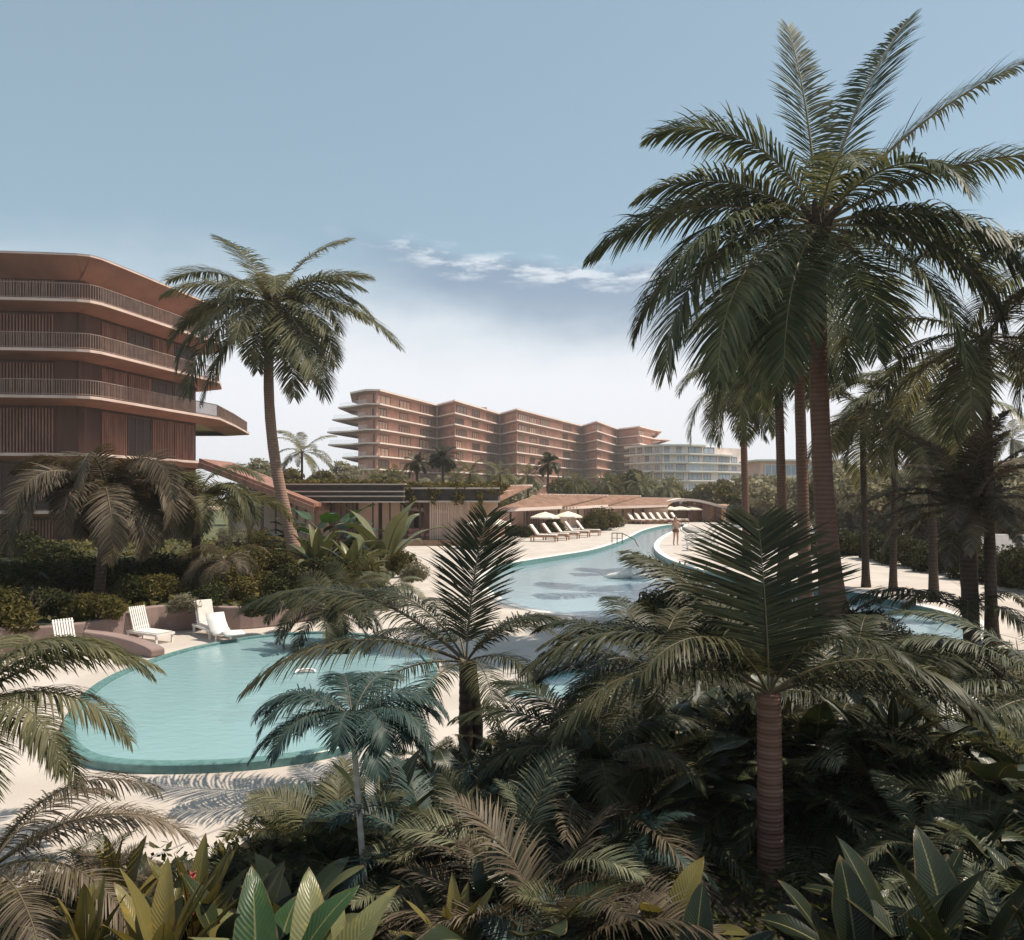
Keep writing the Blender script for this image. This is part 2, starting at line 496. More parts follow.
M['teak'] = mat('teak_lounger', (.33, .19, .13), (.42, .26, .18), .6, 5, 5)
M['canopy'] = mat('canvas_canopy', (.74, .66, .56), (.66, .58, .48), .9, 3, 4)
M['metal'] = mat('brushed_metal', (.30, .29, .28), (.38, .37, .36), .4, 6, 4, 0, None, .6)
M['greydeck'] = mat('grey_stone', (.34, .31, .29), (.27, .25, .235), .8, 2, 6, .2, 20)
M['skin'] = mat('skin', (.42, .24, .17), (.46, .27, .19), .55, 4, 3)
M['hair'] = mat('dark_hair', (.03, .02, .015), None, .5)
M['swim'] = mat('brown_swimwear', (.14, .06, .045), (.17, .08, .06), .7, 5, 3)
M['beige'] = mat('beige_garden_wall', (.50, .40, .32), (.42, .33, .26), .85, .6, 6, .15, 12)
# trunks
M['tr_red'] = trunk_mat('reddish_palm_trunk', (.10, .055, .04), (.20, .115, .085))
M['tr_pink'] = trunk_mat('pinkish_palm_trunk', (.19, .115, .085), (.34, .22, .17))
M['tr_dark'] = trunk_mat('dark_palm_trunk', (.035, .024, .018), (.085, .06, .045))
M['tr_pale'] = trunk_mat('pale_palm_trunk', (.25, .19, .15), (.40, .32, .26))
M['tr_ring'] = trunk_mat('ringed_palm_trunk', (.105, .05, .034), (.25, .14, .105), 9, .3)
M['tr_grey'] = trunk_mat('thin_white_trunk', (.36, .33, .29), (.50, .47, .42))
M['rach'] = mat('frond_rib', (.16, .125, .06), (.22, .17, .09), .5, 3, 3)
M['rach_d'] = mat('dark_frond_rib', (.07, .055, .03), (.12, .09, .05), .5, 3, 3)
# leaves
M['lf_big'] = leaf_mat('coconut_leaflet', [(.024, .038, .018), (.062, .078, .038), (.15, .155, .085), (.31, .285, .185)], .32, .38)
M['lf_mid'] = leaf_mat('olive_leaflet', [(.038, .048, .024), (.09, .095, .05), (.185, .175, .10), (.35, .31, .20)], .42, .42)
M['lf_dark'] = leaf_mat('dark_leaflet', [(0.014, 0.018, 0.009), (0.030, 0.035, 0.015), (0.070, 0.065, 0.032), (0.151, 0.121, 0.067)], .16, .36, spec=.5)  # pale tan ramp end puts lit highlights into the leaflet colour
M['lf_brown'] = leaf_mat('dry_brown_leaflet', [(0.040, 0.032, 0.023), (0.090, 0.071, 0.049), (0.170, 0.137, 0.098), (0.300, 0.240, 0.195)], .25, .45)
M['lf_teal'] = leaf_mat('blue_green_leaflet', [(0.016, 0.031, 0.028), (0.031, 0.055, 0.048), (0.058, 0.088, 0.076), (0.130, 0.163, 0.132)], .15, .34, (1, 1.2, .9), spec=.55)
M['lf_silver'] = leaf_mat('silvery_leaflet', [(0.039, 0.048, 0.025), (0.091, 0.101, 0.061), (0.195, 0.195, 0.120), (0.351, 0.332, 0.214)], .22, .4, (1.1, 1.1, .8), spec=.5)
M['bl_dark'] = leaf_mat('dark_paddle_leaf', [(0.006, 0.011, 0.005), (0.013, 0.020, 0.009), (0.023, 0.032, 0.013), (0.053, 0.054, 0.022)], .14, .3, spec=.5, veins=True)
M['bl_green'] = leaf_mat('bright_broad_leaf', [(0.014, 0.031, 0.012), (0.022, 0.047, 0.017), (0.036, 0.073, 0.026), (0.060, 0.108, 0.039)], .25, .3, (1.1, 1.3, .5), spec=.5, veins=True)
M['bl_yellow'] = leaf_mat('yellow_green_leaf', [(0.047, 0.049, 0.016), (0.105, 0.093, 0.027), (0.200, 0.162, 0.053), (0.315, 0.245, 0.103)], .25, .35, spec=.45, veins=True)
M['bl_grey'] = leaf_mat('grey_green_leaf', [(0.047, 0.055, 0.023), (0.084, 0.092, 0.040), (0.147, 0.150, 0.066), (0.231, 0.220, 0.102)], .15, .35, (1.1, 1.1, .7), spec=.45, veins=True)
M['sh_olive'] = leaf_mat('olive_shrub_leaf', [(0.037, 0.037, 0.011), (0.079, 0.071, 0.020), (0.146, 0.114, 0.037), (0.232, 0.172, 0.063)], .28, .5)
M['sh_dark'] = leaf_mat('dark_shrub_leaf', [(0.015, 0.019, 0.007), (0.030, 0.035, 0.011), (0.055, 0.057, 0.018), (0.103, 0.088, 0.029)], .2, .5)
M['sh_pale'] = leaf_mat('pale_tree_leaf', [(.13, .125, .085), (.22, .205, .14), (.33, .30, .21), (.46, .42, .31)], .5, .5, (1.06, 1.03, .88))
M['flower'] = mat('red_flower', (.35, .06, .05), (.45, .10, .08), .6, 9, 3)
# ------------------------------------------------------------------ foliage generators (arrays)
def _norm(a): return a / np.maximum(np.linalg.norm(a, axis=-1, keepdims=True), 1e-9)

def frond(rng, L, e0, droop, nl=46, ll=None, lw=None, v=8, hang=.8, sway=0.0, p=1.35, bare=.13, segs=4, th0=76, th1=36, roll=0.0, ragged=.07, az=0.0, r0=None, pair=0):
    """one feather frond from the origin, heading az, angles in degrees: verts, quads, material index"""
    ll = ll or L * .25
    nl = int(nl * 2.0); hang = hang * 1.3
    lw = (lw or ll * .055) * .66
    n = 22
    tt = np.linspace(0, 1, n + 1)
    el_ = np.radians(e0 - droop * tt ** p)
    aa = np.radians(az) + np.radians(sway) * tt ** 1.5
    T = np.stack([np.cos(el_) * np.cos(aa), np.cos(el_) * np.sin(aa), np.sin(el_)], 1)
    pts = np.concatenate([np.zeros((1, 3)), np.cumsum((T[:-1] + T[1:]) / 2 * L / n, 0)])
    S = np.stack([-np.sin(aa), np.cos(aa), np.zeros_like(aa)], 1)
    N = np.cross(T, S)
    if roll:
        rr = np.radians(roll) * tt[:, None]
        S, N = S * np.cos(rr) + N * np.sin(rr), N * np.cos(rr) - S * np.sin(rr)
    ns_ = np.random.default_rng(rng.integers(1 << 30))
    Vs, Qs, Ms = [], [], []
    base = 0
    for side in (1, -1):
        tl = bare + (1 - bare) * (np.arange(nl) + .5) / nl
        tl = np.clip(tl + ns_.normal(0, .2 / nl, nl), bare * .8, 1)
        def I(A): return np.stack([np.interp(tl, tt, A[:, k]) for k in range(3)], 1)
        P, t_, s_, n_ = I(pts), _norm(I(T)), _norm(I(S)), _norm(I(N))
        th = np.radians(th0 + (th1 - th0) * tl ** 1.3 + ns_.normal(0, 2.8, nl))
        ph = np.radians(v + ns_.normal(0, 5, nl))
        prof = (.42 + .58 * np.clip((tl - bare) / .34, 0, 1) ** .8) * (1 - .72 * np.clip((tl - .5) / .5, 0, 1) ** 1.7)
        ln = ll * prof * (1 + ns_.normal(0, ragged, nl)).clip(.45, 1.4)
        d0 = t_ * np.cos(th)[:, None] + (s_ * side * np.cos(ph)[:, None] + n_ * np.sin(ph)[:, None]) * np.sin(th)[:, None]
        hg = hang * (1 + ns_.normal(0, .25, nl)).clip(.3, 2)
        cur = P.copy(); rows = []
        prw = [.55, 1, 1, .78, .08] if segs == 4 else [.5, 1, .65, .06]
        for k in range(segs + 1):
            d = d0.copy(); d[:, 2] -= hg * (k / segs) ** 1.1
            d = _norm(d)
            w = _norm(t_ - d * np.sum(t_ * d, 1, keepdims=True) + 1e-4)
            hw = (lw * (.7 + .3 * prof) * prw[k] / 2)[:, None]
            rows.append(np.stack([cur - w * hw, cur + w * hw], 1))
            cur = cur + d * (ln / segs)[:, None]
        A = np.stack(rows, 1)                       # nl, segs+1, 2, 3
        Vs.append(A.reshape(-1, 3))
        i0 = base + np.arange(nl)[:, None] * (segs + 1) * 2 + np.arange(segs)[None, :] * 2
        q = np.stack([i0, i0 + 1, i0 + 3, i0 + 2], -1).reshape(-1, 4)
        Qs.append(q); Ms.append(np.zeros(len(q), int))
        base += nl * (segs + 1) * 2
    # rib
    r0 = r0 or L * .0085
    rr = r0 * (1 - .88 * tt)
    k = 5
    an = 2 * np.pi * np.arange(k) / k
    ring = pts[:, None, :] + (S[:, None, :] * np.cos(an)[None, :, None] + N[:, None, :] * np.sin(an)[None, :, None]) * rr[:, None, None]
    Vs.append(ring.reshape(-1, 3))
    i = np.arange(n)[:, None] * k; j = np.arange(k)[None, :]; j2 = (j + 1) % k
    q = np.stack([i + j, i + j2, i + k + j2, i + k + j], -1).reshape(-1, 4) + base
    Qs.append(q); Ms.append(np.ones(len(q), int))
    return np.concatenate(Vs), np.concatenate(Qs), np.concatenate(Ms)

def join(parts):
    V, Q, Mi, b = [], [], [], 0
    for v, q, m in parts:
        V.append(v); Q.append(q + b); Mi.append(m); b += len(v)
    return np.concatenate(V), np.concatenate(Q), np.concatenate(Mi)

def crown_spec(rng, n, hi=80, lo=-40, dr_hi=55, dr_lo=45, a0=0.0):
    """golden-angle list of (azimuth, elevation, droop)"""
    out = []
    for i in range(n):
        f = (i + .5) / n
        e = hi + (lo - hi) * f ** .9 + rng.normal(0, 5)
        dr = (dr_hi + (dr_lo - dr_hi) * f + 35 * math.sin(PI * f)) * (1 + rng.normal(0, .12))
        out.append((math.degrees(a0) + i * 137.5 + rng.normal(0, 9), e, dr))
    return out

def trunk_mb(base, top, r0, r1, lean=(0, 0), flare=1.7, n=14, seg=18, rings=0, ring_amp=.08, curve=.0):
    """tapered trunk, local to its base; lean bends it sideways; rings scallop its profile"""
    base, top = Vector(base), Vector(top)
    k = max(seg, rings * 5)
    pts, rad = [], []
    for i in range(k + 1):
        t = i / k
        p = (top - base) * t
        b = math.sin(PI * t)
        p += Vector((lean[0] * b, lean[1] * b, 0))
        r = r0 + (r1 - r0) * t ** .8
        r *= 1 + (flare - 1) * math.exp(-t * 13)
        if rings:
            r *= 1 + ring_amp * ((1 - (t * rings) % 1.0) ** 1.5 - .4)
        else:
            r *= 1 + .02 * math.sin(t * 60)
        pts.append(p); rad.append(r)
    m = MB(); m.tube(pts, rad, n)
    return m

CROWN_CACHE = {}
def crown_mesh(key, n, L, leaf, rib='rach', hi=80, lo=-45, seed=0, **kw):
    if key in CROWN_CACHE: return CROWN_CACHE[key]
    rng = np.random.default_rng(seed)
    parts = []
    for a, e, d in crown_spec(rng, n, hi, lo):
        parts.append(frond(rng, L * (1 + rng.normal(0, .08)), e, d, az=a, sway=rng.normal(0, 14), roll=rng.normal(0, 25), **kw))
    V, Q, Mi = join(parts)
    me = np_mesh('crown', V, Q, [M[leaf], M[rib]], Mi)
    CROWN_CACHE[key] = me
    return me

def palm(name, label, base, top, r0, r1, trunk, crown=None, fronds=None, leaf='lf_big', rib='rach', seed=1, lean=(0, 0), flare=1.7, rings=0, scale=None, rz=0.0, group=None, cat='palm tree', bole=True, extra=None, ring_amp=.08):
    """a palm: trunk part, and either one crown part or a frond part for every frond (fronds: list of dicts for frond())"""
    base, top = Vector(base), Vector(top)
    t = thing(name, label, cat, base, 0, group)
    trunk_mb(base, top, r0, r1, lean, flare, rings=rings, ring_amp=ring_amp).build('trunk', M[trunk], t, True)
    tl = top - base
    if crown is not None:
        obj('crown', crown, t, tl, rz, scale)
    rng = np.random.default_rng(seed)
    if fronds:
        if bole:                                    # leaf bases and husk at the top of the trunk
            mb = MB()
            for k in range(9):
                a = k * 2.4; e = R(rng.uniform(15, 70))
                dv = Vector((math.cos(a) * math.cos(e), math.sin(a) * math.cos(e), math.sin(e)))
                mb.tube([tl - Vector((0, 0, r1 * 2.5)) + dv * r1 * .3, tl + dv * r1 * 2, tl + dv * r1 * 4.5], [r1 * .8, r1 * .55, r1 * .22], 6)
            mb.build('leaf_base', M['tr_dark'], t, True)
        for fd in fronds:
            fd = dict(fd); up = fd.pop('up', 0.0)
            V, Q, Mi = frond(rng, **fd)
            obj('frond', np_mesh('frond', V, Q, [M[leaf], M[rib]], Mi), t, tl + Vector((0, 0, up)))
    return t

def leaves_blob(rng, n, size, blobs, spread=1.0, up=.3, aspect=2.0):
    """n leaf quads scattered through ellipsoidal clumps [(cx,cy,cz,rx,ry,rz)...], dense towards their outsides"""
    w = np.array([b[3] * b[4] * b[5] for b in blobs]) ** .67; w /= w.sum()
    idx = rng.choice(len(blobs), n, p=w)
    B = np.array(blobs)[idx]
    d = _norm(rng.normal(size=(n, 3)))
    r = rng.uniform(.25, 1.0, n) ** .45
    lump = 1 + .16 * np.sin(d[:, 0] * 5 + idx) * np.sin(d[:, 1] * 6 + idx * 2) + .1 * np.sin(d[:, 2] * 9 + idx)
    C = B[:, :3] + d * (r * lump)[:, None] * B[:, 3:6]
    nrm = _norm(d * .7 + rng.normal(size=(n, 3)) * .8 + np.array([0, 0, up]))
    a = _norm(np.cross(nrm, rng.normal(size=(n, 3))))
    b = np.cross(nrm, a)
    s = size * rng.uniform(.6, 1.35, n)
    ha = a * (s * aspect / 2)[:, None]; hb = b * (s / 2)[:, None]
    V = np.stack([C - ha, C - hb * .9 + nrm * (s * .12)[:, None], C + ha, C + hb * .9 + nrm * (s * .12)[:, None]], 1).reshape(-1, 3)
    Q = np.arange(n * 4).reshape(-1, 4)
    return V, Q, np.zeros(n, int)

SHRUBS = {}
def shrub_mesh(kind, var):
    k = (kind, var)
    if k in SHRUBS: return SHRUBS[k]
    rng = np.random.default_rng(sum(map(ord, kind)) * 10 + var)
    blobs = []
    for i in range(7):
        a = rng.uniform(0, 6.28); rr = rng.uniform(.1, .62)
        s = rng.uniform(.28, .5)
        blobs.append((math.cos(a) * rr, math.sin(a) * rr, rng.uniform(.3, .75) * (1.1 - rr * .6), s, s, s * rng.uniform(.7, 1.1)))
    parts = [leaves_blob(rng, 5200, .05, blobs)]
    V, Q, Mi = join(parts)
    V[:, 2] = np.abs(V[:, 2])
    me = np_mesh('foliage', V, Q, [M[kind], M['tr_dark']], Mi)
    SHRUBS[k] = me
    return me

STEMS = {}
def stem_mesh(var):
    if var in STEMS: return STEMS[var]
    rng = np.random.default_rng(900 + var)
    mb = MB()
    for i in range(9):
        a = rng.uniform(0, 6.28); o = rng.uniform(.3, .7)
        mb.tube([(0, 0, -.05), (math.cos(a) * o * .4, math.sin(a) * o * .4, .35), (math.cos(a) * o, math.sin(a) * o, .8)], [.03, .02, .006], 5)
    STEMS[var] = mb.mesh('stems', M['tr_dark'])
    return STEMS[var]

def shrub(name, label, loc, size, kind='sh_olive', var=0, rz=0.0, group=None, cat='shrub'):
    t = thing(name, label, cat, loc, rz, group)
    sc = size if isinstance(size, tuple) else (size, size, size * .9)
    obj('foliage', shrub_mesh(kind, var), t, (0, 0, 0), 0, sc)
    obj('stems', stem_mesh(var), t, (0, 0, 0), 0, sc)
    return t

TREES = {}
def tree(name, label, loc, h, w, kind='sh_pale', var=0, group=None, cat='tree', leaf=.2, n=7000, trunk_h=.35):
    t = thing(name, label, cat, loc, 0, group)
    k = (kind, var, round(h / w, 1), leaf)
    if k not in TREES:
        rng = np.random.default_rng(77 + var * 13 + len(kind))
        blobs = []; tops = []
        for i in range(15):
            a = rng.uniform(0, 6.28); rr = rng.uniform(0, .72) ** .7 * w / 2
            z = h * rng.uniform(trunk_h + .05, .86) * (1 - .25 * (rr / (w / 2)) ** 2)
            s = w * rng.uniform(.13, .23)
            blobs.append((math.cos(a) * rr, math.sin(a) * rr, z, s, s, s * .75)); tops.append(blobs[-1][:3])
        V, Q, Mi = leaves_blob(rng, n, leaf, blobs)
        cm = np_mesh('crown', V, Q, [M[kind]], Mi)
        mb = MB()
        r = h * .022
        mb.tube([(0, 0, -.2), (.02 * h, 0, h * trunk_h * .6), (0, .02 * h, h * trunk_h), (0, 0, h * .7)], [r * 1.5, r, r * .8, r * .3], 8)
        for p in tops[:11]:
            s = Vector((0, 0, h * trunk_h * rng.uniform(.8, 1.2))); e = Vector(p)
            mb.tube([s, s.lerp(e, .5) + Vector((0, 0, h * .03)), e], [r * .5, r * .3, r * .1], 5, caps=False)
        TREES[k] = (cm, mb.mesh('trunk', M['tr_dark'], True))
    cm, tm = TREES[k]
    obj('crown', cm, t); obj('trunk', tm, t)
    return t

def blade(rng, az, e0, droop, pet, L, w, fold=.18, wave=.05, n=13, p=1.3, tipk=1.0, tear=0.0):
    """broad leaf on a stalk: grid blade (3 across) plus stalk"""
    pts = [np.zeros(3)]; T = []
    tot = pet + L;     ts = np.concatenate([np.linspace(0, pet / tot, 5)[:-1], np.linspace(pet / tot, 1, n + 1)])
    cur = np.zeros(3); prev = 0
    P = []
    for t in ts:
        e = math.radians(e0 - droop * t ** p)
        d = np.array([math.cos(e) * math.cos(az), math.cos(e) * math.sin(az), math.sin(e)])
        cur = cur + d * (t - prev) * tot; prev = t
        P.append(cur.copy()); T.append(d)
    P = np.array(P); T = np.array(T)
    S = np.array([-math.sin(az), math.cos(az), 0]); N = np.cross(T, S)
    bl = np.arange(4, len(ts))
    u = (np.arange(len(bl))) / (len(bl) - 1)
    wid = w / 2 * np.sin(np.pi * np.clip(u * .97 + .03, 0, 1) ** (.75 * tipk)) ** .75
    ph = rng.uniform(0, 6.28)
    rows = []
    for off in (-1, -.5, 0, .5, 1):
        z = abs(off) * fold * wid + wave * w * np.sin(u * 9 + ph + off * 2) * abs(off)
        rows.append(P[bl] + S * (off * wid)[:, None] + N[bl] * z[:, None])
    A = np.stack(rows, 1); k = 5
    V1 = A.reshape(-1, 3)
    i = (np.arange(len(bl) - 1) * k)[:, None] + np.arange(k - 1)[None, :]
    Q1 = np.stack([i, i + 1, i + k + 1, i + k], -1).reshape(-1, 4)
    # stalk / midrib
    r = w * .022 + .004
    ring = []
    for idx in range(len(ts)):
        rr = r * (1 - .85 * ts[idx])
        for a in range(4):
            an = a * math.pi / 2
            ring.append(P[idx] - N[idx] * rr * .9 + (S * math.cos(an) + N[idx] * math.sin(an)) * rr)
    V2 = np.array(ring)
    i = (np.arange(len(ts) - 1) * 4)[:, None]; j = np.arange(4)[None, :]; j2 = (j + 1) % 4
    Q2 = np.stack([i + j, i + j2, i + 4 + j2, i + 4 + j], -1).reshape(-1, 4) + len(V1)
    UVS.append(np.concatenate([np.stack([np.repeat(u, k), np.tile(np.array([-1, -.5, 0, .5, 1.0]), len(bl))], 1), np.zeros((len(V2), 2))]))
    return np.concatenate([V1, V2]), np.concatenate([Q1, Q2]), np.concatenate([np.zeros(len(Q1), int), np.ones(len(Q2), int)])

UVS = []
BROADS = {}
def broad_mesh(style, leaf, var):
    k = (style, leaf, var)
    if k in BROADS: return BROADS[k]
    rng = np.random.default_rng(50 + var * 7 + len(style) * 31)
    parts = []
    if style == 'paddle':          # bird-of-paradise: long stalks, big paddles; unit height about 1
        for i in range(11):
            f = i / 11
            parts.append(blade(rng, i * 2.4 + rng.normal(0, .2), 82 - 38 * f + rng.normal(0, 4), 28 + 40 * f, .45 - .1 * f, .52, .20 + rng.uniform(0, .05), .22, .03))
    elif style == 'sword':         # cordyline: stacked lance leaves
        for i in range(22):
            f = i / 22
            v_, q_, m_ = blade(rng, i * 2.4 + rng.normal(0, .2), 84 - 56 * f + rng.normal(0, 6), 18 + 34 * f, .08, .50 * (1 - .12 * f), .115, .3, .03)
            parts.append((v_ + np.array([0, 0, .22 * (1 - f)]), q_, m_))
    elif style == 'heart':         # philodendron: broad drooping blades
        for i in range(15):
            f = i / 15
            parts.append(blade(rng, i * 2.4 + rng.normal(0, .3), 86 - 34 * f, 75 + 20 * f, .5 - .2 * f, .30, .21, .12, .06, tipk=.75))
    elif style == 'agave':         # thick fleshy rosette
        for i in range(22):
            f = i / 22
            parts.append(blade(rng, i * 2.4 + rng.normal(0, .1), 78 - 62 * f + rng.normal(0, 4), 20 + 40 * f, .03, .95, .24, .35, .02, p=1.8))
    elif style == 'fan':           # palmate fans: folded fingers round the end of each stalk
        for i in range(12):
            f = i / 12; a0 = i * 2.4 + rng.normal(0, .2)
            e = math.radians(84 - 62 * f)
            dv = np.array([math.cos(e) * math.cos(a0), math.cos(e) * math.sin(a0), math.sin(e)])
            st = blade(rng, a0, math.degrees(e), 6, .45 + .12 * rng.uniform(), .06, .02)
            parts.append(st); tip = dv * (.52 - .05 * f)
            S = np.array([-math.sin(a0), math.cos(a0), 0]); N_ = np.cross(dv, S)
            for j in range(13):
                ph = (j - 6) / 6 * 1.9
                dd = dv * math.cos(ph) + S * math.sin(ph) - N_ * .12
                az_ = math.atan2(dd[1], dd[0]); el_ = math.degrees(math.asin(max(-1, min(1, dd[2] / np.linalg.norm(dd)))))
                v_, q_, m_ = blade(rng, az_, el_, 30, .01, .36 * (1 - .15 * abs(ph) / 1.9), .055, .35, .0, n=7)
                parts.append((v_ + tip, q_, m_))
    elif style == 'banana':
        for i in range(9):
            f = i / 9
            parts.append(blade(rng, i * 2.4 + rng.normal(0, .3), 84 - 30 * f, 50 + 40 * f, .25, .85, .26, .15, .05))
    V, Q, Mi = join(parts)
    V = V / V[:, 2].max()
    me = np_mesh('leaves', V, Q, [M[leaf], M['rach_d']], Mi, True)
    uv = np.concatenate(UVS); UVS.clear()
    lay = me.uv_layers.new(name='leaf')
    lay.data.foreach_set('uv', uv[Q.ravel()].astype(np.float32).ravel())
    BROADS[k] = me
    return me

def broad(name, label, loc, h, style, leaf, var=0, rz=0.0, group=None, cat='plant'):
    o = obj(name, broad_mesh(style, leaf, var), None, loc, rz, (h, h, h))
    tag(o, label, cat, group)
    return o

FERNS = {}
def fern_mesh(leaf, var, n=16, hi=84, lo=30, fine=1.0):
    k = (leaf, var, n, hi, lo, fine)
    if k in FERNS: return FERNS[k]
    rng = np.random.default_rng(300 + var * 11 + len(leaf))
    parts = []
    for a, e, d in crown_spec(rng, n, hi, lo, 70, 70):
        parts.append(frond(rng, 1.0 * (1 + rng.normal(0, .12)), e, d, az=a, nl=int(38 * fine), ll=.24, lw=.017 / fine ** .5, sway=rng.normal(0, 18), roll=rng.normal(0, 25), hang=.55, r0=.007, bare=.16, v=20, segs=3))
    V, Q, Mi = join(parts)
    V = V / V[:, 2].max() * .92
    me = np_mesh('fronds', V, Q, [M[leaf], M['rach_d']], Mi)
    FERNS[k] = me
    return me

def fern(name, label, loc, h, leaf, var=0, rz=0.0, group=None, cat='fern palm', **kw):
    o = obj(name, fern_mesh(leaf, var, **kw), None, loc, rz, (h, h, h))
    tag(o, label, cat, group)
    return o
HAZE = 0.0005
# ------------------------------------------------------------------ ground, deck, pools
POOL = catmull([gnd(*p) for p in [(76, 742), (82, 715), (108, 688), (150, 668), (200, 652), (260, 641), (320, 637), (372, 641), (410, 653), (428, 672), (418, 700), (388, 728), (335, 752), (270, 764), (200, 769), (130, 768), (92, 760)]], 5)
if area2(POOL) < 0: POOL = POOL[::-1]
PLUNGE = [gnd(*p)[:2] for p in [(505, 697), (522, 683), (548, 674), (580, 670), (612, 671), (640, 676), (640, 690), (600, 696), (555, 700)]]
PLUNGE = catmull(PLUNGE, 3)
if area2(PLUNGE) < 0: PLUNGE = PLUNGE[::-1]
LAG = catmull([gnd(*p) for p in [(500, 566), (530, 560), (562, 555), (596, 549), (622, 540.5), (632, 536), (642, 531), (654, 527.5), (668, 525), (684, 524.5), (680, 528), (668, 533), (657, 540), (654, 548), (664, 557), (684, 565), (708, 572), (740, 580), (790, 586), (850, 592), (900, 602), (950, 614), (980, 627), (970, 640), (920, 636), (870, 625), (800, 620), (720, 619), (640, 617), (580, 615), (530, 608), (496, 595), (485, 578)]], 5)
if area2(LAG) < 0: LAG = LAG[::-1]
DECK = [(-45, 3), (60, 3), (60, 30), (40, 45), (34, 60), (40, 112), (-10, 118), (-10, 60), (-20, 50), (-45, 42)]

filled('ground', [(-600, -40), (600, -40), (600, 900), (-600, 900)], [DECK], -0.03, M['ground'])
filled('deck', DECK, [POOL, PLUNGE, LAG], 0.0, M['deck'])['kind'] = 'structure'
bpy.data.objects['ground']['kind'] = 'structure'

def basin(poly, depth, wz, floor_m, wall_m, water_m, inset=.0):
    n = len(poly)
    b = MB()
    b.rings([[(p[0], p[1], -depth) for p in poly], [(p[0], p[1], 0.0) for p in poly]], 0)
    b.add([(p[0], p[1], -depth) for p in poly], [tuple(range(n))], 1)
    tag(b.build('pool_basin', [wall_m, floor_m]), kind='structure')
    w = MB(); w.add([(p[0], p[1], wz) for p in offset(poly, -.004)], [tuple(range(n))])
    tag(w.build('water', water_m), kind='structure')

basin(POOL, 1.25, .075, M['pool_floor'], M['pool_floor'], M['water'])
basin(PLUNGE, .9, -.05, M['pool_floor'], M['rim'], M['water'])
basin(LAG, 1.3, -.26, M['lagoon_floor'], M['rim'], M['lagoon'])

def coping(poly, w, z0, z1, m, name='pool_rim'):
    o = offset(poly, w); i_ = offset(poly, .006)
    b = MB()
    b.rings([[(p[0], p[1], z0) for p in o], [(p[0], p[1], z1 - .012) for p in o], [(p[0], p[1], z1) for p in offset(poly, w - .012)], [(p[0], p[1], z1) for p in i_], [(p[0], p[1], -.4) for p in i_]], 0)
    return tag(b.build(name, m), kind='structure')
coping(POOL, .17, .001, .115, M['rim'])
coping(PLUNGE, .28, .001, .03, M['greydeck'])
coping(LAG, .35, .001, .024, M['whitew'])

# pale submerged shelf along the far bank of the lagoon
sh = catmull([gnd(*p) for p in [(500, 569), (530, 563.5), (562, 558.5), (596, 552), (622, 543), (640, 533.5)]], 5, False)
sh2 = offset(sh, 1.5, False)
b = MB(); n = len(sh)
P_ = [(p[0], p[1], -.36) for p in sh] + [(p[0], p[1], -.36) for p in sh2] + [(p[0], p[1], -1.25) for p in sh2]
F_ = [(i, i + n, i + n + 1, i + 1) for i in range(n - 1)] + [(i + n, i + 2 * n, i + 2 * n + 1, i + n + 1) for i in range(n - 1)]
b.add(P_, F_); tag(b.build('pool_step', M['shelf']), kind='structure')

# thin darker strips laid across the deck
b = MB()
for a, c in (((40, 905), (330, 782)), ((700, 560), (1023, 640)), ((940, 575), (1060, 640)), ((330, 600), (470, 560)), ((405, 566), (505, 552)), ((404, 556), (520, 545))):
    pa, pc = gnd(*a), gnd(*c)
    b.beam((pa.x, pa.y, .002), (pc.x, pc.y, .002), .03, .008)
tag(b.build('deck_strip', M['greydeck']), kind='structure')

# planted bank behind the curved wall
WALL_PX = [(-120, 690), (-60, 672), (0, 657), (43, 652), (90, 646), (119, 640), (152, 632), (198, 628), (241, 628), (280, 624), (315, 617), (342, 606), (362, 594)]
wall_line = catmull([gnd(*p) for p in WALL_PX], 4, False)
BANK = [tuple(p) for p in wall_line] + [tuple(gnd(*p)[:2]) for p in [(385, 584), (402, 570), (398, 553)]] + [(-18, 51.2), (-24, 50), (-60, 44.5), (-60, 14)]
tag(filled('planting_bank', BANK, [], .5, M['bank'], .5), kind='structure')
wt = MB()
wi = offset(wall_line, .0, False); wo = offset(wall_line, .24, False)
hs = [.62 + .05 * math.sin(i * .35) for i in range(len(wi))]
nn = len(wi)
ringA = [(p[0], p[1], .002) for p in wo]; ringB = [(p[0], p[1], h) for p, h in zip(wo, hs)]
ringC = [(p[0], p[1], h) for p, h in zip(wi, hs)]; ringD = [(p[0], p[1], .002) for p in wi]
wt.rings([[ringA[i], ringB[i], ringC[i], ringD[i]] for i in range(nn)], 0, True, True, True)
tag(wt.build('garden_wall', M['mauve'], bevel=.03), 'long curved mauve rendered wall behind the white loungers at the round pool', 'wall')
spur = catmull([gnd(*p) for p in [(84, 652), (105, 651), (128, 652), (148, 655), (158, 657)]], 4, False)
so_ = offset(spur, .16, False); si_ = offset(spur, -.16, False)
sp = MB()
sp.rings([[(o[0], o[1], .002), (o[0], o[1], h), (i[0], i[1], h), (i[0], i[1], .002)] for o, i, h in zip(so_, si_, [.48 - .02 * k for k in range(len(so_))])], 0, True, True, True)
tag(sp.build('spur_wall', M['mauve'], bevel=.03), 'short low mauve wall reaching out between two white loungers', 'wall')
pth = catmull([gnd(*p, .53) for p in [(120, 574), (165, 565), (212, 557), (272, 546), (300, 541)]], 4, False)
p2 = offset(pth, 1.0, False)
b = MB(); n = len(pth)
b.add([(p[0], p[1], .505) for p in pth] + [(p[0], p[1], .505) for p in p2] , [(i, i + n, i + n + 1, i + 1) for i in range(n - 1)])
tag(b.build('path', M['deck']), kind='structure')

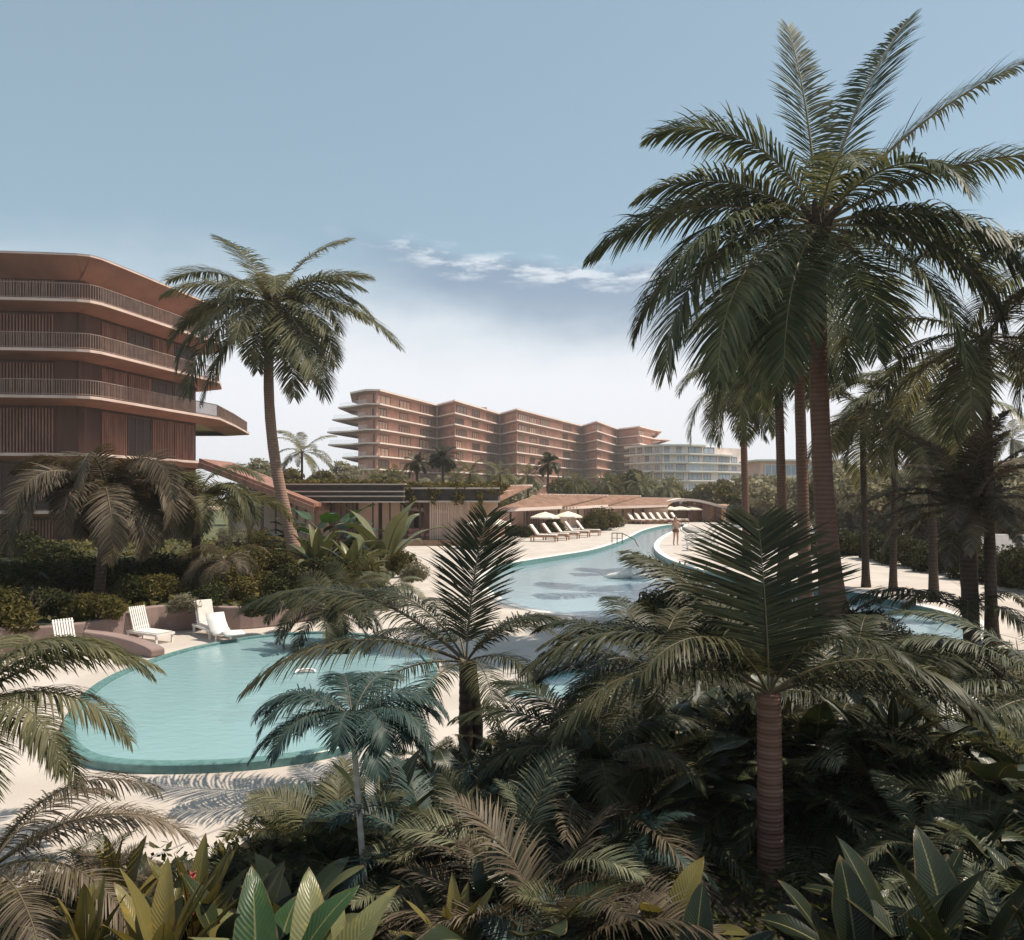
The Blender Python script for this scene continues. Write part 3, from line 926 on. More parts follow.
# planting bed in front
BED_PX = [(-90, 935), (0, 902), (60, 884), (140, 874), (220, 862), (268, 832), (325, 795), (400, 778), (445, 768), (520, 744), (560, 728), (604, 706), (650, 672), (690, 640), (740, 622), (820, 624), (880, 636), (940, 650), (1010, 664), (1100, 676), (1300, 690)]
bed_edge = catmull([gnd(*p) for p in BED_PX], 3, False)
BED = [tuple(p) for p in bed_edge] + [(24, 9), (14, 3.05), (-8, 3.05)]
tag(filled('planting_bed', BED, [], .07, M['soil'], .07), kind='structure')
# planted strip round the big trunks on the near bank of the lagoon
STRIP_PX = [(560, 628), (600, 622), (640, 618), (700, 620), (760, 622)]

# ------------------------------------------------------------------ large buildings
def slab(poly, inset, z, lip, depth, soff=True):
    """projecting floor slab: thin bright lip and a soffit sloping in to the wall: mats 0 lip, 1 soffit"""
    inn = offset(poly, -inset)
    m = MB()
    m.add([(p[0], p[1], z) for p in poly], [tuple(range(len(poly)))], 0)
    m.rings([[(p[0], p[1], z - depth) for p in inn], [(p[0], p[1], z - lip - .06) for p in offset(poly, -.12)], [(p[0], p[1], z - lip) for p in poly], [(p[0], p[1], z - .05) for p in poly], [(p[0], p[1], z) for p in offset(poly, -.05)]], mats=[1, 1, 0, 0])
    return m

def edge_frame(a, b):
    u = Vector((b[0] - a[0], b[1] - a[1], 0)); L = u.length; u.normalize()
    return Vector((a[0], a[1], 0)), u, Vector((u.y, -u.x, 0)), L

def window_part(root, o, u, n, u0, u1, z0, z1, fm, gm, mull=1, proud=.06, bar=.09):
    f = MB()
    f.obox(o, u, n, (u0, u0 + bar), (0, proud), (z0, z1)); f.obox(o, u, n, (u1 - bar, u1), (0, proud), (z0, z1))
    f.obox(o, u, n, (u0 + bar, u1 - bar), (0, proud), (z0, z0 + bar)); f.obox(o, u, n, (u0 + bar, u1 - bar), (0, proud), (z1 - bar, z1))
    for k in range(mull):
        c = u0 + (u1 - u0) * (k + 1) / (mull + 1)
        f.obox(o, u, n, (c - bar * .4, c + bar * .4), (0, proud * .9), (z0 + bar, z1 - bar))
    w = f.build('window', fm, root)
    g_ = MB(); g_.obox(o, u, n, (u0 + bar, u1 - bar), (0, proud * .4), (z0 + bar, z1 - bar))
    g_.build('pane', gm, w)

def slat_screen(root, o, u, n, u0, u1, z0, z1, m, pitch=.16, w=.07, d=.09):
    f = MB(); k = int((u1 - u0) / pitch)
    for i in range(k):
        c = u0 + (i + .5) * (u1 - u0) / k
        f.obox(o, u, n, (c - w / 2, c + w / 2), (.02, d), (z0, z1))
    f.build('slat_screen', m, root)

def railing(root, line, z, h, m, pitch=.14, bar=.03, name='balustrade'):
    f = MB()
    for a, b in zip(line[:-1], line[1:]):
        o, u, n, L = edge_frame(a, b)
        if L < .05: continue
        f.obox(o, u, n, (0, L), (-.03, .03), (z + h - .05, z + h))
        f.obox(o, u, n, (0, L), (-.02, .02), (z + .08, z + .12))
        k = max(1, int(L / pitch))
        for i in range(k):
            c = (i + .5) * L / k
            f.obox(o, u, n, (c - bar / 2, c + bar / 2), (-bar / 2, bar / 2), (z, z + h - .05))
    return f.build(name, m, root)

def glass_rail(root, line, z, h, m):
    f = MB()
    for a, b in zip(line[:-1], line[1:]):
        o, u, n, L = edge_frame(a, b)
        f.obox(o, u, n, (0, L), (-.02, .02), (z + .05, z + h))
    return f.build('balustrade', m, root)

# --- the near building
LB = [(-78, 45.7), (-30.0, 51.0), (-27.9, 51.3), (-27.2, 51.6), (-26.8, 52.3), (-26.3, 54.6), (-24.1, 66), (-25.2, 69.5), (-36, 76), (-78, 74)]
LBT = LB[:7] + [(-25.2, 73), (-26.9, 82), (-36, 82), (-78, 76)]
LZ = [2.4, 6.1, 9.8, 12.8, 16.0]
nb = thing('hotel_building', 'dark terracotta hotel block with curved floor slabs and slatted timber walls behind the drooping palms', 'building', (0, 0, 0))
core = offset(LB, -2.0)
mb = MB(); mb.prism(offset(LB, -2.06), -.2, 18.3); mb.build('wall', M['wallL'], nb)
for i, z in enumerate(LZ):
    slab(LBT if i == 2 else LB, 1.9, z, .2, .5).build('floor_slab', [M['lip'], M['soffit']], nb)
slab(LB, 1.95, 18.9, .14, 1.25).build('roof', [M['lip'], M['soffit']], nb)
rng = random.Random(5)
for i, z in enumerate([-.2] + LZ):
    z0 = z + .02; z1 = ([2.4, 6.1, 9.8, 12.8, 16.0, 18.9][i]) - (.66 if i < 5 else 1.3)
    for (a, b), nbay in (((core[0], core[1]), 13), ((core[5], core[6]), 4)):
        o, u, n, L = edge_frame(a, b)
        o = o - n * .05
        for k in range(nbay):
            u0, u1 = L * k / nbay + .06, L * (k + 1) / nbay - .06
            s = rng.random()
            if nbay == 13 and k < 6: continue           # far outside the picture
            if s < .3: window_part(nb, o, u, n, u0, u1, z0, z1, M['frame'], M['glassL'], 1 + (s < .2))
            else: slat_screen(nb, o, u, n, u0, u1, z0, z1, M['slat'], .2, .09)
rl = offset(LB, -.22)
for z in (9.8, 12.8, 16.0):
    railing(nb, rl[0:8], z, 1.05, M['rail'])
railing(nb, offset(LBT, -.22)[5:9], 9.8, 1.05, M['rail'])

# --- the long wavy building
def pd(px, d): return ((px - 512) / FPX * d, d)
MBP = [pd(350, 196), pd(366, 190), pd(380, 190.5), pd(437, 222), pd(455, 211), pd(500, 246), pd(517, 232), pd(545, 254), pd(582, 289), pd(597, 271), pd(618, 303), pd(640, 291), pd(656, 310)]
MBACK = [pd(656, 345), pd(560, 305), pd(400, 235), pd(352, 214)]
MZ = [3.3, 6.5, 9.7, 12.8, 16.0, 19.2, 22.3, 25.3]
mbd = thing('wavy_hotel_building', 'long pinkish terracotta hotel with zigzag facade and pale slab edges beyond the pavilions', 'building')
mcore = offset(MBP + MBACK, -1.9)
mb = MB(); mb.prism(offset(MBP + MBACK, -1.96), -.2, 28.0); mb.build('wall', M['wallM'], mbd)
TIPL = {9.7: (344, 198), 12.8: (342, 197), 16.0: (328, 198), 19.2: (327, 199), 22.3: (332, 199), 25.3: (338, 199)}
TIPR = {22.3: (684, 318), 25.3: (671, 316)}
for z in MZ:
    pl = list(MBP)
    if z in TIPR: pl.append(pd(*TIPR[z]))
    pl = pl + MBACK
    if z in TIPL: pl.append(pd(*TIPL[z]))
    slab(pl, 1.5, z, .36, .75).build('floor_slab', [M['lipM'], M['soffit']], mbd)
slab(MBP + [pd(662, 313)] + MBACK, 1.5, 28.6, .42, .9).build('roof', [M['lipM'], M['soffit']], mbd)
rng = random.Random(8)
BAYS = {1: 1, 2: 3, 4: 3, 6: 2, 7: 2, 9: 1, 11: 1}
for i, z in enumerate([6.5, 9.7, 12.8, 16.0, 19.2, 22.3, 25.3]):
    z1 = [9.7, 12.8, 16.0, 19.2, 22.3, 25.3, 28.6][i] - .8
    for e in range(len(MBP) - 1):
        o, u, n, L = edge_frame(mcore[e], mcore[e + 1])
        o = o - n * .05
        k_ = BAYS.get(e, 0)
        for k in range(k_):
            u0, u1 = L * k / k_, L * (k + 1) / k_
            off = rng.uniform(.2, 1.2); ww = min((u1 - u0) - off - .3, rng.choice((4.5, 6, 7.5)))
            window_part(mbd, o, u, n, u0 + off, u0 + off + ww, z + .05, z1 - rng.choice((0, .1, .3)), M['frame'], M['glassM'], rng.choice((2, 3)), .14, .16)
        # dividing walls between balconies, standing out from the facade
    for e in (2, 3, 5, 6, 8, 10):
        p = mcore[e]; q = MBP[e] if e in (3, 5) else ((mcore[e][0] + MBP[e][0]) / 2, (mcore[e][1] + MBP[e][1]) / 2)
        o, u, n, L = edge_frame(p, q)
        fin = MB(); fin.obox(o, u, n, (0, L * .85), (-.2, .2), (z + .02, z1 + .1))
        fin.build('balcony_divider', M['wallM'], mbd)
    if z in TIPL: glass_rail(mbd, [pd(TIPL[z][0] + 1.5, TIPL[z][1])] + [pd(351, 196), pd(366, 190.6)], z, 1.0, M['clear'])
rf = MB()
for px, d, w in ((470, 238, 5), (600, 300, 4), (540, 275, 3)):
    x, y = pd(px, d); rf.box(x, x + w, y, y + 4, 28.6, 29.5)
rf.build('roof_plant', M['wallM'], mbd)

# --- the pale wing
WP = [pd(624, 287), pd(640, 279), pd(662, 273), pd(690, 274), pd(722, 281), pd(748, 290)]
WB = [pd(748, 316), pd(624, 309)]
WZ = [5.3, 8.6, 11.8, 14.8, 17.8]
wg = thing('pale_hotel_wing', 'pale hotel wing with white slab edges and bluish windows ending behind the tall palms', 'building')
mb = MB(); mb.prism(offset(WP + WB, -2.0), -.2, 20.2); mb.build('wall', M['wallW'], wg)
for i, z in enumerate(WZ + [20.8]):
    w = list(WP)
    if i == 5: w = WP[:4] + [pd(706, 277)]; wb = [pd(706, 300), WB[1]]
    elif i == 4: w = WP[:5] + [pd(733, 285)]; wb = [pd(733, 305), WB[1]]
    else: wb = WB
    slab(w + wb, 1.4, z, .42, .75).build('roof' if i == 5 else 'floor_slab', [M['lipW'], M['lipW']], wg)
wc = offset(WP + WB, -1.94)
for i, z in enumerate(WZ):
    for e in range(5):
        if i == 4 and e > 3: continue
        o, u, n, L = edge_frame(wc[e], wc[e + 1]); o = o - n * .05
        k_ = 2 if e < 4 else 2
        for k in range(k_):
            u0, u1 = L * k / k_ + .5, L * (k + 1) / k_ - .5
            window_part(wg, o, u, n, u0, u0 + (u1 - u0) * rng.choice((.55, .8, 1)), z + .05, z + 2.25, M['frame'] if rng.random() < .5 else M['whitew'], M['glassW'], rng.choice((1, 2)), .12, .16)
    glass_rail(wg, offset(WP, -.3, False)[:5 if i == 4 else 6], z, 1.0, M['clear'])

# --- small pinkish house far behind the tall trunks
hb = thing('far_house', 'low pinkish house with white floor edges far behind the tall palm trunks', 'building', (*pd(790, 190), 0))
mb = MB(); mb.box(-7, 12, 0, 12, -.2, 11.5); mb.build('wall', M['pink'], hb)
for z in (4.2, 7.9, 11.8):
    m2 = MB(); m2.box(-8.5, 13.5, -1.8, 13, z - .35, z); m2.build('floor_slab' if z < 11 else 'roof', M['lipW'], hb)
for z in (.5, 4.25, 7.95):
    for k in range(4):
        window_part(hb, Vector((-7, -.02, 0)), Vector((1, 0, 0)), Vector((0, -1, 0)), 1 + k * 4.6, 4.2 + k * 4.6, z + .1, z + 2.7, M['whitew'], M['glassW'], 1, .12, .14)

# ------------------------------------------------------------------ poolside pavilion with the flat roof
pv = thing('flat_roof_pavilion', 'long open pavilion with dark flat roof, pink panels and slatted curtain wall', 'pavilion', (0, 0, 0))
def X(px, d): return (px - 512) / FPX * d
r_ = MB()
r_.box(X(258, 54), X(405, 54), 53.2, 62, 2.95, 4.1, 0)
r_.box(X(405, 54), X(498, 54), 54.2, 62, 2.9, 3.85, 0)
rf_ = r_.build('roof', M['roofdark'], pv)
t_ = MB()
for z in (4.1, 3.62, 3.3, 2.92): t_.box(X(258, 54) - .15, X(405, 54) + .1, 53.05, 53.2, z - .03, z + .06)
t_.box(X(405, 54), X(500, 54), 54.05, 54.2, 3.8, 3.92); t_.box(X(405, 54), X(500, 54), 54.05, 54.2, 2.9, 3.02)
t_.box(X(258, 54) - .15, X(405, 54) + .1, 53.2, 62, 4.1, 4.16)
t_.build('roof_trim', M['rooflip'], pv)
pl = MB(); pl.box(X(262, 54), X(490, 54), 53.4, 62, -.05, .36); pl.build('platform', M['wood'], pv)
wl_ = MB(); wl_.box(X(262, 58), X(497, 58), 60.2, 60.5, .36, 2.92); wl_.build('back_wall', M['tan'], pv)
for a, b, m in ((268, 292, 'tan'), (294, 330, 'pink'), (333, 356, 'dkpink'), (358, 378, 'pink'), (382, 402, 'tan'), (426, 434, 'dkpink'), (462, 474, 'tan')):
    p = MB(); p.box(X(a, 55.8), X(b, 55.8), 55.6 + .3 * (a % 3), 55.8 + .3 * (a % 3), .36, 2.9); p.build('wall_panel', M[m], pv)
for a in (263, 276, 286, 291, 334, 341, 347, 353, 373, 390, 401, 407, 420, 425):
    p = MB(); p.box(X(a, 54.6) - .05, X(a, 54.6) + .05, 54.5, 54.62, .36, 2.93); p.build('post', M['darkwood'], pv)
p = MB()
for k in range(22):
    x = X(430, 55) + k * .125; p.box(x, x + .085, 54.75 + .05 * (k % 2), 54.9 + .05 * (k % 2), .36, 2.9)
p.build('curtain_wall', M['curtain'], pv)
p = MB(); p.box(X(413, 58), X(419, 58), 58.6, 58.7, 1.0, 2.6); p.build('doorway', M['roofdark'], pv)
# daybeds inside
def daybed(loc, label):
    t = thing('daybed', label, 'daybed', loc)
    p = MB(); p.box(-.95, .95, -.5, .5, .0, .22); p.build('base', M['wood'], t)
    p = MB(); p.box(-.9, .9, -.45, .45, .22, .40); p.build('mattress', M['cushion'], t, bevel=.04)
    p = MB(); p.box(-.9, .9, .28, .45, .40, .72); p.build('back_cushion', M['cushion'], t, bevel=.05)
daybed((X(398, 55.5), 55.6, .36), 'pink daybed inside the flat-roofed pavilion, beside the dark doorway')
daybed((X(421, 55.5), 55.4, .36), 'pink daybed next to the slatted curtain wall of the pavilion')

# hanging creepers on the pavilion roof
rgx = np.random.default_rng(31)
V, Q, Mi = leaves_blob(rgx, 13000, .13, [(X(px, 54.4), 54.4 + (px % 7) * .25, 3.95 - .3 * (px % 3) * .5, .75, .45, .36) for px in range(398, 502, 4)] + [(X(px, 54), 54.0, 3.2, .22, .15, .5) for px in (402, 412, 433, 455, 462, 480)] + [(X(px, 55), 55.5, 4.25, .9, .5, .22) for px in range(270, 402, 11)])
tag(obj('creeper', np_mesh('creeper', V, Q, [M['sh_olive']], Mi)), 'olive creeper hanging over the edge of the pavilion flat roof', 'creeper')

# sloped walkway roof between hotel and pavilion
sr = thing('walkway_roof', 'sloping reddish walkway roof on posts between the dark hotel and the pavilion', 'roof', (0, 0, 0))
a0, a1 = at(205, 459, 52), at(318, 503, 52)
for dy in (0.0,):
    p = MB()
    p.rings([[(a0.x, 51, a0.z), (a0.x, 51, a0.z - .22), (a0.x, 57, a0.z - .22), (a0.x, 57, a0.z)], [(a1.x, 51, a1.z), (a1.x, 51, a1.z - .22), (a1.x, 57, a1.z - .22), (a1.x, 57, a1.z)]], 0, True, True, True)
    p.build('roof_panel', M['slat'], sr)
p = MB()
for k in range(5):
    y = 50.9 + k * 1.5
    p.beam((a0.x, y, a0.z - .4), (a1.x, y, a1.z - .4), .16, .34)
p.build('rafter', M['slat'], sr)
for px in (262, 284, 297, 306):
    x = X(px, 51.4); z = a0.z + (a1.z - a0.z) * (x - a0.x) / (a1.x - a0.x) - .5
    p = MB(); p.box(x - .07, x + .07, 51.3, 51.44, 0, z); p.build('post', M['darkwood'], sr)
p = MB(); p.prism([(-19.5, 55), (-13.6, 55), (-13.6, 55.3), (-19.5, 55.3)], 0, 3.4); tag(p.build('garden_room_wall', M['beige'], bevel=.03), 'plain beige wall under the sloping walkway roof', 'wall')

# ------------------------------------------------------------------ cabanas with terracotta slat roofs
def cabana(label, corners, base_d, x0, x1, wallm, seed, nslat=18, posts=4, h_front=None):
    """corners: four 3-D points: front eave a,b and rear ridge c,d"""
    rg = random.Random(seed)
    a, b, c, d = [Vector(p) for p in corners]
    t = thing('cabana', label, 'cabana', (0, 0, 0))
    p = MB()
    dn = Vector((0, 0, -.10))
    p.rings([[a, a + dn, d + dn, d], [b, b + dn, c + dn, c]], 0, True, True, True)
    p.build('roof', M['roofslat'], t)
    s = MB()
    for i in range(nslat + 1):
        f = i / nslat
        s.beam(a.lerp(b, f) + Vector((0, -.12, .05)), d.lerp(c, f) + Vector((0, .1, .05)), .14, .12)
    s.beam(a + Vector((-.1, -.1, -.08)), b + Vector((.1, -.1, -.08)), .12, .2)
    s.build('roof_slats', M['roofslat'], t)
    e_ = MB(); e_.beam(a + Vector((-.15, -.2, .02)), b + Vector((.15, -.2, .02)), .10, .26); e_.beam(d + Vector((-.1, .1, .06)), c + Vector((.1, .1, .06)), .12, .14); e_.build('eave', M['lipM'], t)
    for i in range(posts):
        f = (i + .5) / posts
        q = a.lerp(b, f); q2 = d.lerp(c, f)
        m = q.lerp(q2, .12)
        pp = MB(); pp.box(m.x - .09, m.x + .09, m.y - .09, m.y + .09, 0, m.z - .1); pp.build('post', M['darkwood'], t)
    bw = MB(); yy = base_d + 2.5
    zz = min(a.z, c.z) - .1
    bw.box(x0, x1, yy, yy + .2, 0, zz); bw.build('back_wall', M[wallm], t)
    k = max(2, int((x1 - x0) / 1.6))
    for i in range(k):
        xa = x0 + (x1 - x0) * i / k + .1; xb = x0 + (x1 - x0) * (i + .8) / k
        cw = MB(); nf = 7
        for j in range(nf):
            xx = xa + (xb - xa) * j / nf
            cw.box(xx, xx + (xb - xa) / nf * .75, yy - .5 - .06 * (j % 2), yy - .4 - .06 * (j % 2), 0, zz - .1)
        if rg.random() < .75: cw.build('curtain', M[rg.choice(('curtain', 'pink', 'tan', 'dkpink'))], t)
    return t
cabana('cabana with steep fanned terracotta slat roof beside the pavilion', (at(404, 508, 57), at(470, 515, 62), at(531, 486, 68), at(497, 487, 66)), 62, X(440, 64), X(505, 66), 'pink', 2, 11, 3)
cabana('cabana with long low terracotta slat roof behind the parasols', (at(496, 511, 66), at(560, 507.5, 72), at(607, 496, 80), at(540, 495, 75)), 71, X(500, 73), X(566, 74), 'tan', 3, 16, 4)
cabana('cabana with terracotta roof half hidden by shrubs beyond the parasols', (at(566, 508.5, 80), at(606, 506, 86), at(640, 496.5, 92), at(604, 496, 89)), 83, X(560, 86), X(604, 86), 'tan', 4, 13, 3)
cabana('widest cabana with brown wavy roof at the far pool end', (at(604, 508, 92), at(666, 506, 97), at(678, 499, 104), at(628, 498, 100)), 94, X(598, 97), X(664, 99), 'tan', 5, 22, 6)
# arched white-roofed pavilion
ar = thing('arched_pavilion', 'far pavilion with gently arched pale roof and dark columns', 'pavilion', (0, 0, 0))
pr = []
for i in range(13):
    f = i / 12; px = 656 + 84 * f; py = 505.5 - 7 * math.sin(PI * min(1, f * 1.25) ** .8) + (2.4 * max(0, f - .5))
    pr.append(at(px, py, 101))
p = MB()
p.rings([[(q.x, 100, q.z), (q.x, 100, q.z - .3), (q.x, 110, q.z - .3), (q.x, 110, q.z)] for q in pr], 0, True, True, True)
p.build('roof', M['lipM'], ar)
for k in range(1, 12, 2):
    q = pr[k]; p = MB(); p.box(q.x - .35, q.x + .35, 101.2, 101.8, 0, q.z - .28); p.build('column', M['dkpink'], ar)
p = MB(); p.box(pr[0].x, pr[-1].x, 106, 106.2, 0, 2.2); p.build('back_wall', M['tan'], ar)
for k in range(6):
    q0, q1 = pr[2 * k], pr[2 * k + 2]
    p = MB(); p.box(q0.x + .5, q1.x - .5, 102.8, 102.9, .05, 1.95); p.build('window', M['glassM'], ar)

# pale garden wall and far wall by the lawn
p = MB(); p.prism([(X(985, 44), 44), (X(1120, 44), 40), (X(1120, 44), 40.4), (X(985, 44), 44.4)], -.05, 1.25)
tag(p.build('low_white_wall', M['whitew'], bevel=.04), 'low white garden wall behind the dark hedge and tall trunk', 'wall')

# ------------------------------------------------------------------ the damp tropical air
hz = MB(); hz.box(-610, 610, -50, 910, -3.0, 33.0)
hm = bpy.data.materials.new('haze_air'); hm.use_nodes = True
ht = hm.node_tree; ht.nodes.clear()
ho = ht.nodes.new('ShaderNodeOutputMaterial'); hv = ht.nodes.new('ShaderNodeVolumePrincipled')
hv.inputs['Color'].default_value = (.96, .93, .90, 1); hv.inputs['Density'].default_value = HAZE; hv.inputs['Anisotropy'].default_value = .2
ht.links.new(hv.outputs[0], ho.inputs['Volume'])
hzo = hz.build('haze', hm); hzo['kind'] = 'stuff'
# ------------------------------------------------------------------ furniture
def lounger(name, label, frame, pad, slats=True, back=58, cat='sun lounger', group=None, low=False):
    """foot of the lounger points along local +X"""
    t = thing(name, label, cat, (0, 0, 0), 0, group)
    f = MB()
    for s in (-1, 1): f.box(-.35, 1.25, s * .31 - .025, s * .31 + .025, .26, .33)
    f.box(1.2, 1.25, -.285, .285, .26, .325); f.box(-.35, -.30, -.285, .285, .26, .325)
    f.build('frame', M[frame], t)
    for x, y in ((-.28, .29), (-.28, -.29), (1.17, .29), (1.17, -.29)):
        p = MB(); p.box(x - .03, x + .03, y - .03, y + .03, 0, .258); p.build('leg', M[frame], t)
    s = MB(); k = 11
    for i in range(k):
        x = .06 + i * .104; s.box(x, x + .075, -.284, .284, .335, .36)
    s.build('seat', M[frame], t)
    b = MB(); ca, sa = math.cos(R(back)), math.sin(R(back))
    for i in range(8):
        y = -.27 + i * .0745
        p0 = Vector((.04, y, .36)); p1 = p0 + Vector((-ca * .78, 0, sa * .78))
        b.beam(p0, p1, .045, .025)
    for q in (.1, .7):
        c = Vector((.04 - ca * q, 0, .36 + sa * q)) + Vector((-sa, 0, -ca)) * .028
        b.beam(c + Vector((0, -.3, 0)), c + Vector((0, .3, 0)), .05, .03)
    b.build('backrest', M[frame], t)
    if pad:
        c = MB(); c.box(.08, 1.2, -.27, .27, .362, .43)
        c.build('seat_pad', M[pad], t, bevel=.02)
        c = MB(); p0 = Vector((.07, 0, .42)); c.beam(p0, p0 + Vector((-ca * .74, 0, sa * .74)), .5, .06)
        c.build('back_pad', M[pad], t, bevel=.02)
    return t

def place(o, px, py, rz, z=0.0):
    o.location = gnd(px, py, z); o.rotation_euler = (0, 0, R(rz)); return o

WG = 'white loungers by the round pool'
w0 = lounger('sun_lounger', 'white slatted lounger half hidden by the palm fronds, beside the low spur wall', 'whitew', None, back=70, group=WG)
place(w0, 66, 657, -38); w0.scale = (.72,) * 3
w1 = dup(w0, gnd(141, 640), R(-30), 'white slatted lounger against the curved mauve wall, in the middle of three', .72)
lounger_c = lounger('sun_lounger', 'white high-backed lounger with pads at the far end of the curved wall', 'whitew', 'cream', back=66, group=WG)
place(lounger_c, 206, 634, -50); lounger_c.scale = (.75,) * 3
# shell chair with swooping arms
sc = thing('lounge_chair', 'white moulded swoop chair at the pool edge before the high-backed lounger', 'chair', gnd(224, 642), R(-50)); sc.scale = (.8,) * 3
p = MB()
prof = [(-.75, .72), (-.6, .5), (-.35, .28), (0, .2), (.35, .26), (.6, .36), (.9, .3)]
p.rings([[(x, -.27, z), (x, -.27, z + .05), (x, .27, z + .05), (x, .27, z)] for x, z in prof], 0, True, True, True)
p.build('seat', M['whitew'], sc, True)
for s in (-.2, .2):
    p = MB(); p.tube([(-.1, s, 0), (-.05, s, .2)], .04, 8); p.build('leg', M['whitew'], sc)
st = thing('side_table', 'small round white side table between two white loungers', 'side table', gnd(108, 640.5))
p = MB(); p.tube([(0, 0, .40), (0, 0, .44)], .24, 20); p.build('table_top', M['whitew'], st)
p = MB(); p.tube([(0, 0, .02), (0, 0, .40)], .03, 8); p.tube([(0, 0, 0), (0, 0, .02)], .16, 16); p.build('base', M['whitew'], st)

TG = 'teak loungers under the parasols'
ORD = ['nearest the pavilion', 'second from the pavilion', 'third from the pavilion', 'fourth from the pavilion', 'nearest the handrail']
tk = lounger('sun_lounger', 'teak lounger with cream pad under the parasols, nearest the pavilion', 'teak', 'cream', back=52, group=TG)
SP = [(537, 541.5), (549, 540), (560, 538.5), (571, 537), (582, 535.5)]
place(tk, *SP[0], -18); tk.scale = (1.25,) * 3
for i in range(1, 5):
    dup(tk, gnd(*SP[i]), R(-18), 'teak lounger with cream pad under the parasols, ' + ORD[i], 1.25)
FG = 'far loungers at the end of the lagoon'
fl = lounger('sun_lounger', 'cream padded lounger in the line along the far end of the lagoon', 'teak', 'cream', back=52, group=FG)
place(fl, 632, 524, -42)
fl.scale = (1.3,) * 3
for i in range(1, 7):
    dup(fl, gnd(632 + i * 7.2, 524 - i * .12), R(-42 + i), None, 1.3)
RG = 'pale loungers on the far bank'
rl_ = lounger('sun_lounger', 'pale lounger on the rounded bank nearest the standing person', 'whitew', 'cream', back=48, group=RG)
place(rl_, 706, 541, 165); rl_.scale = (1.25,) * 3
dup(rl_, gnd(709, 545.5), R(165), 'middle pale lounger of three on the rounded bank', 1.25)
dup(rl_, gnd(712, 551), R(165), 'pale lounger closest to the palm trunks on the rounded bank', 1.25)

def parasol(label, loc, h=2.3, r=1.35, group=None):
    t = thing('parasol', label, 'parasol', loc, 0, group)
    p = MB(); p.tube([(0, 0, .05), (0, 0, h + .08)], .03, 8); p.build('pole', M['wood'], t)
    p = MB(); p.tube([(0, 0, 0), (0, 0, .06)], [.3, .28], 14); p.build('base', M['metal'], t)
    p = MB(); n = 8
    e = [(r * math.cos(2 * PI * (k + .5) / n), r * math.sin(2 * PI * (k + .5) / n)) for k in range(n)]
    p.rings([[(x, y, h - .55) for x, y in e], [(x, y, h - .43) for x, y in e], [(x * .5, y * .5, h - .17) for x, y in e], [(x * .04, y * .04, h) for x, y in e]], 0, cap1=True)
    p.build('canopy', M['canopy'], t)
    p = MB()
    for x, y in e: p.beam((x * .97, y * .97, h - .47), (0, 0, h - .08), .02, .02)
    p.build('ribs', M['wood'], t)
    return t
pr0 = parasol('cream parasol over the teak loungers, nearer the pavilion', gnd(545, 536), 2.0, 1.3, 'cream parasols')
parasol('cream parasol over the teak loungers, nearer the handrail', gnd(568, 534.5), 2.0, 1.3, 'cream parasols')
parasol('cream parasol beside the slatted curtain wall of the pavilion', gnd(489, 548), 2.0, 1.55, 'cream parasols')
pf = parasol('small cream parasol behind the far line of loungers', gnd(634, 522.6), 2.05, 1.5, 'far parasols')
for i in range(1, 6): dup(pf, gnd(634 + i * 11.4, 522.6 - .12 * i), i)

# handrail at the pool steps
hr = thing('handrail', 'dark metal handrail at the lagoon steps on the curved bank', 'handrail', gnd(612, 543.5)); hr.scale = (.75,) * 3
for k in range(3):
    p = MB(); p.tube([(k * .45, -.2 * k, 0), (k * .45, -.2 * k, .98)], .04, 8); p.build('post', M['darkwood'], hr)
p = MB(); p.tube([(0, 0, .98), (.9, -.4, .98), (1.9, -1.4, .45), (2.2, -1.7, -.2)], .04, 8); p.build('rail', M['darkwood'], hr)
p = MB(); p.tube([(0, 0, .5), (.9, -.4, .5)], .025, 6); p.build('lower_rail', M['darkwood'], hr)

# grey stone slab on the rounded bank
p = MB()
q = [gnd(*c) for c in ((682, 530), (697, 531.5), (704, 535), (699, 536.5), (690, 534))]
p.prism([(v.x, v.y) for v in q], .004, .35)
tag(p.build('stone_platform', M['greydeck'], bevel=.05), 'low grey stone platform on the deck beyond the standing person', 'platform')

# floats in the water
ff = thing('pool_float', 'pale grey inflatable float with raised white fin on the lagoon', 'float', gnd(622, 578, -.24), R(6)); ff.scale = (.72,) * 3
p = MB(); p.tube([(-1.15, 0, .10), (-.8, 0, .13), (-.2, 0, .17), (.4, 0, .17), (.9, 0, .13), (1.2, 0, .1)], [.02, .14, .24, .24, .15, .03], 12); p.build('body', M['whitew'], ff, True)
p = MB(); p.rings([[(-.1, -.05, .25), (.45, -.05, .25), (.45, .05, .25), (-.1, .05, .25)], [(.55, -.02, .82), (.75, -.02, .86), (.75, .02, .86), (.55, .02, .82)]], 0, True, True, True); p.build('fin', M['whitew'], ff)
p = MB(); p.tube([(.5, -.35, .06), (1.0, -.3, .1), (1.5, -.1, .08), (1.75, .1, .05)], [.08, .2, .16, .05], 10); p.build('tail', M['whitew'], ff, True)
fs = thing('pool_ring', 'small white crescent float in the round turquoise pool', 'float', gnd(305, 673, .08), R(20)); fs.scale = (.42,) * 3
p = MB(); p.tube([(.36 * math.cos(a) * 1.2, .3 * math.sin(a), .05 + .05 * math.sin(a)) for a in np.linspace(-.4, 3.3, 16)], [.02] + [.06] * 14 + [.02], 8); p.build('body', M['whitew'], fs, True)
p = MB(); p.tube([(-.3, .02, .02), (.0, .1, .035), (.3, .05, .02)], [.03, .09, .03], 8); p.build('seat', M['greydeck'], fs, True)

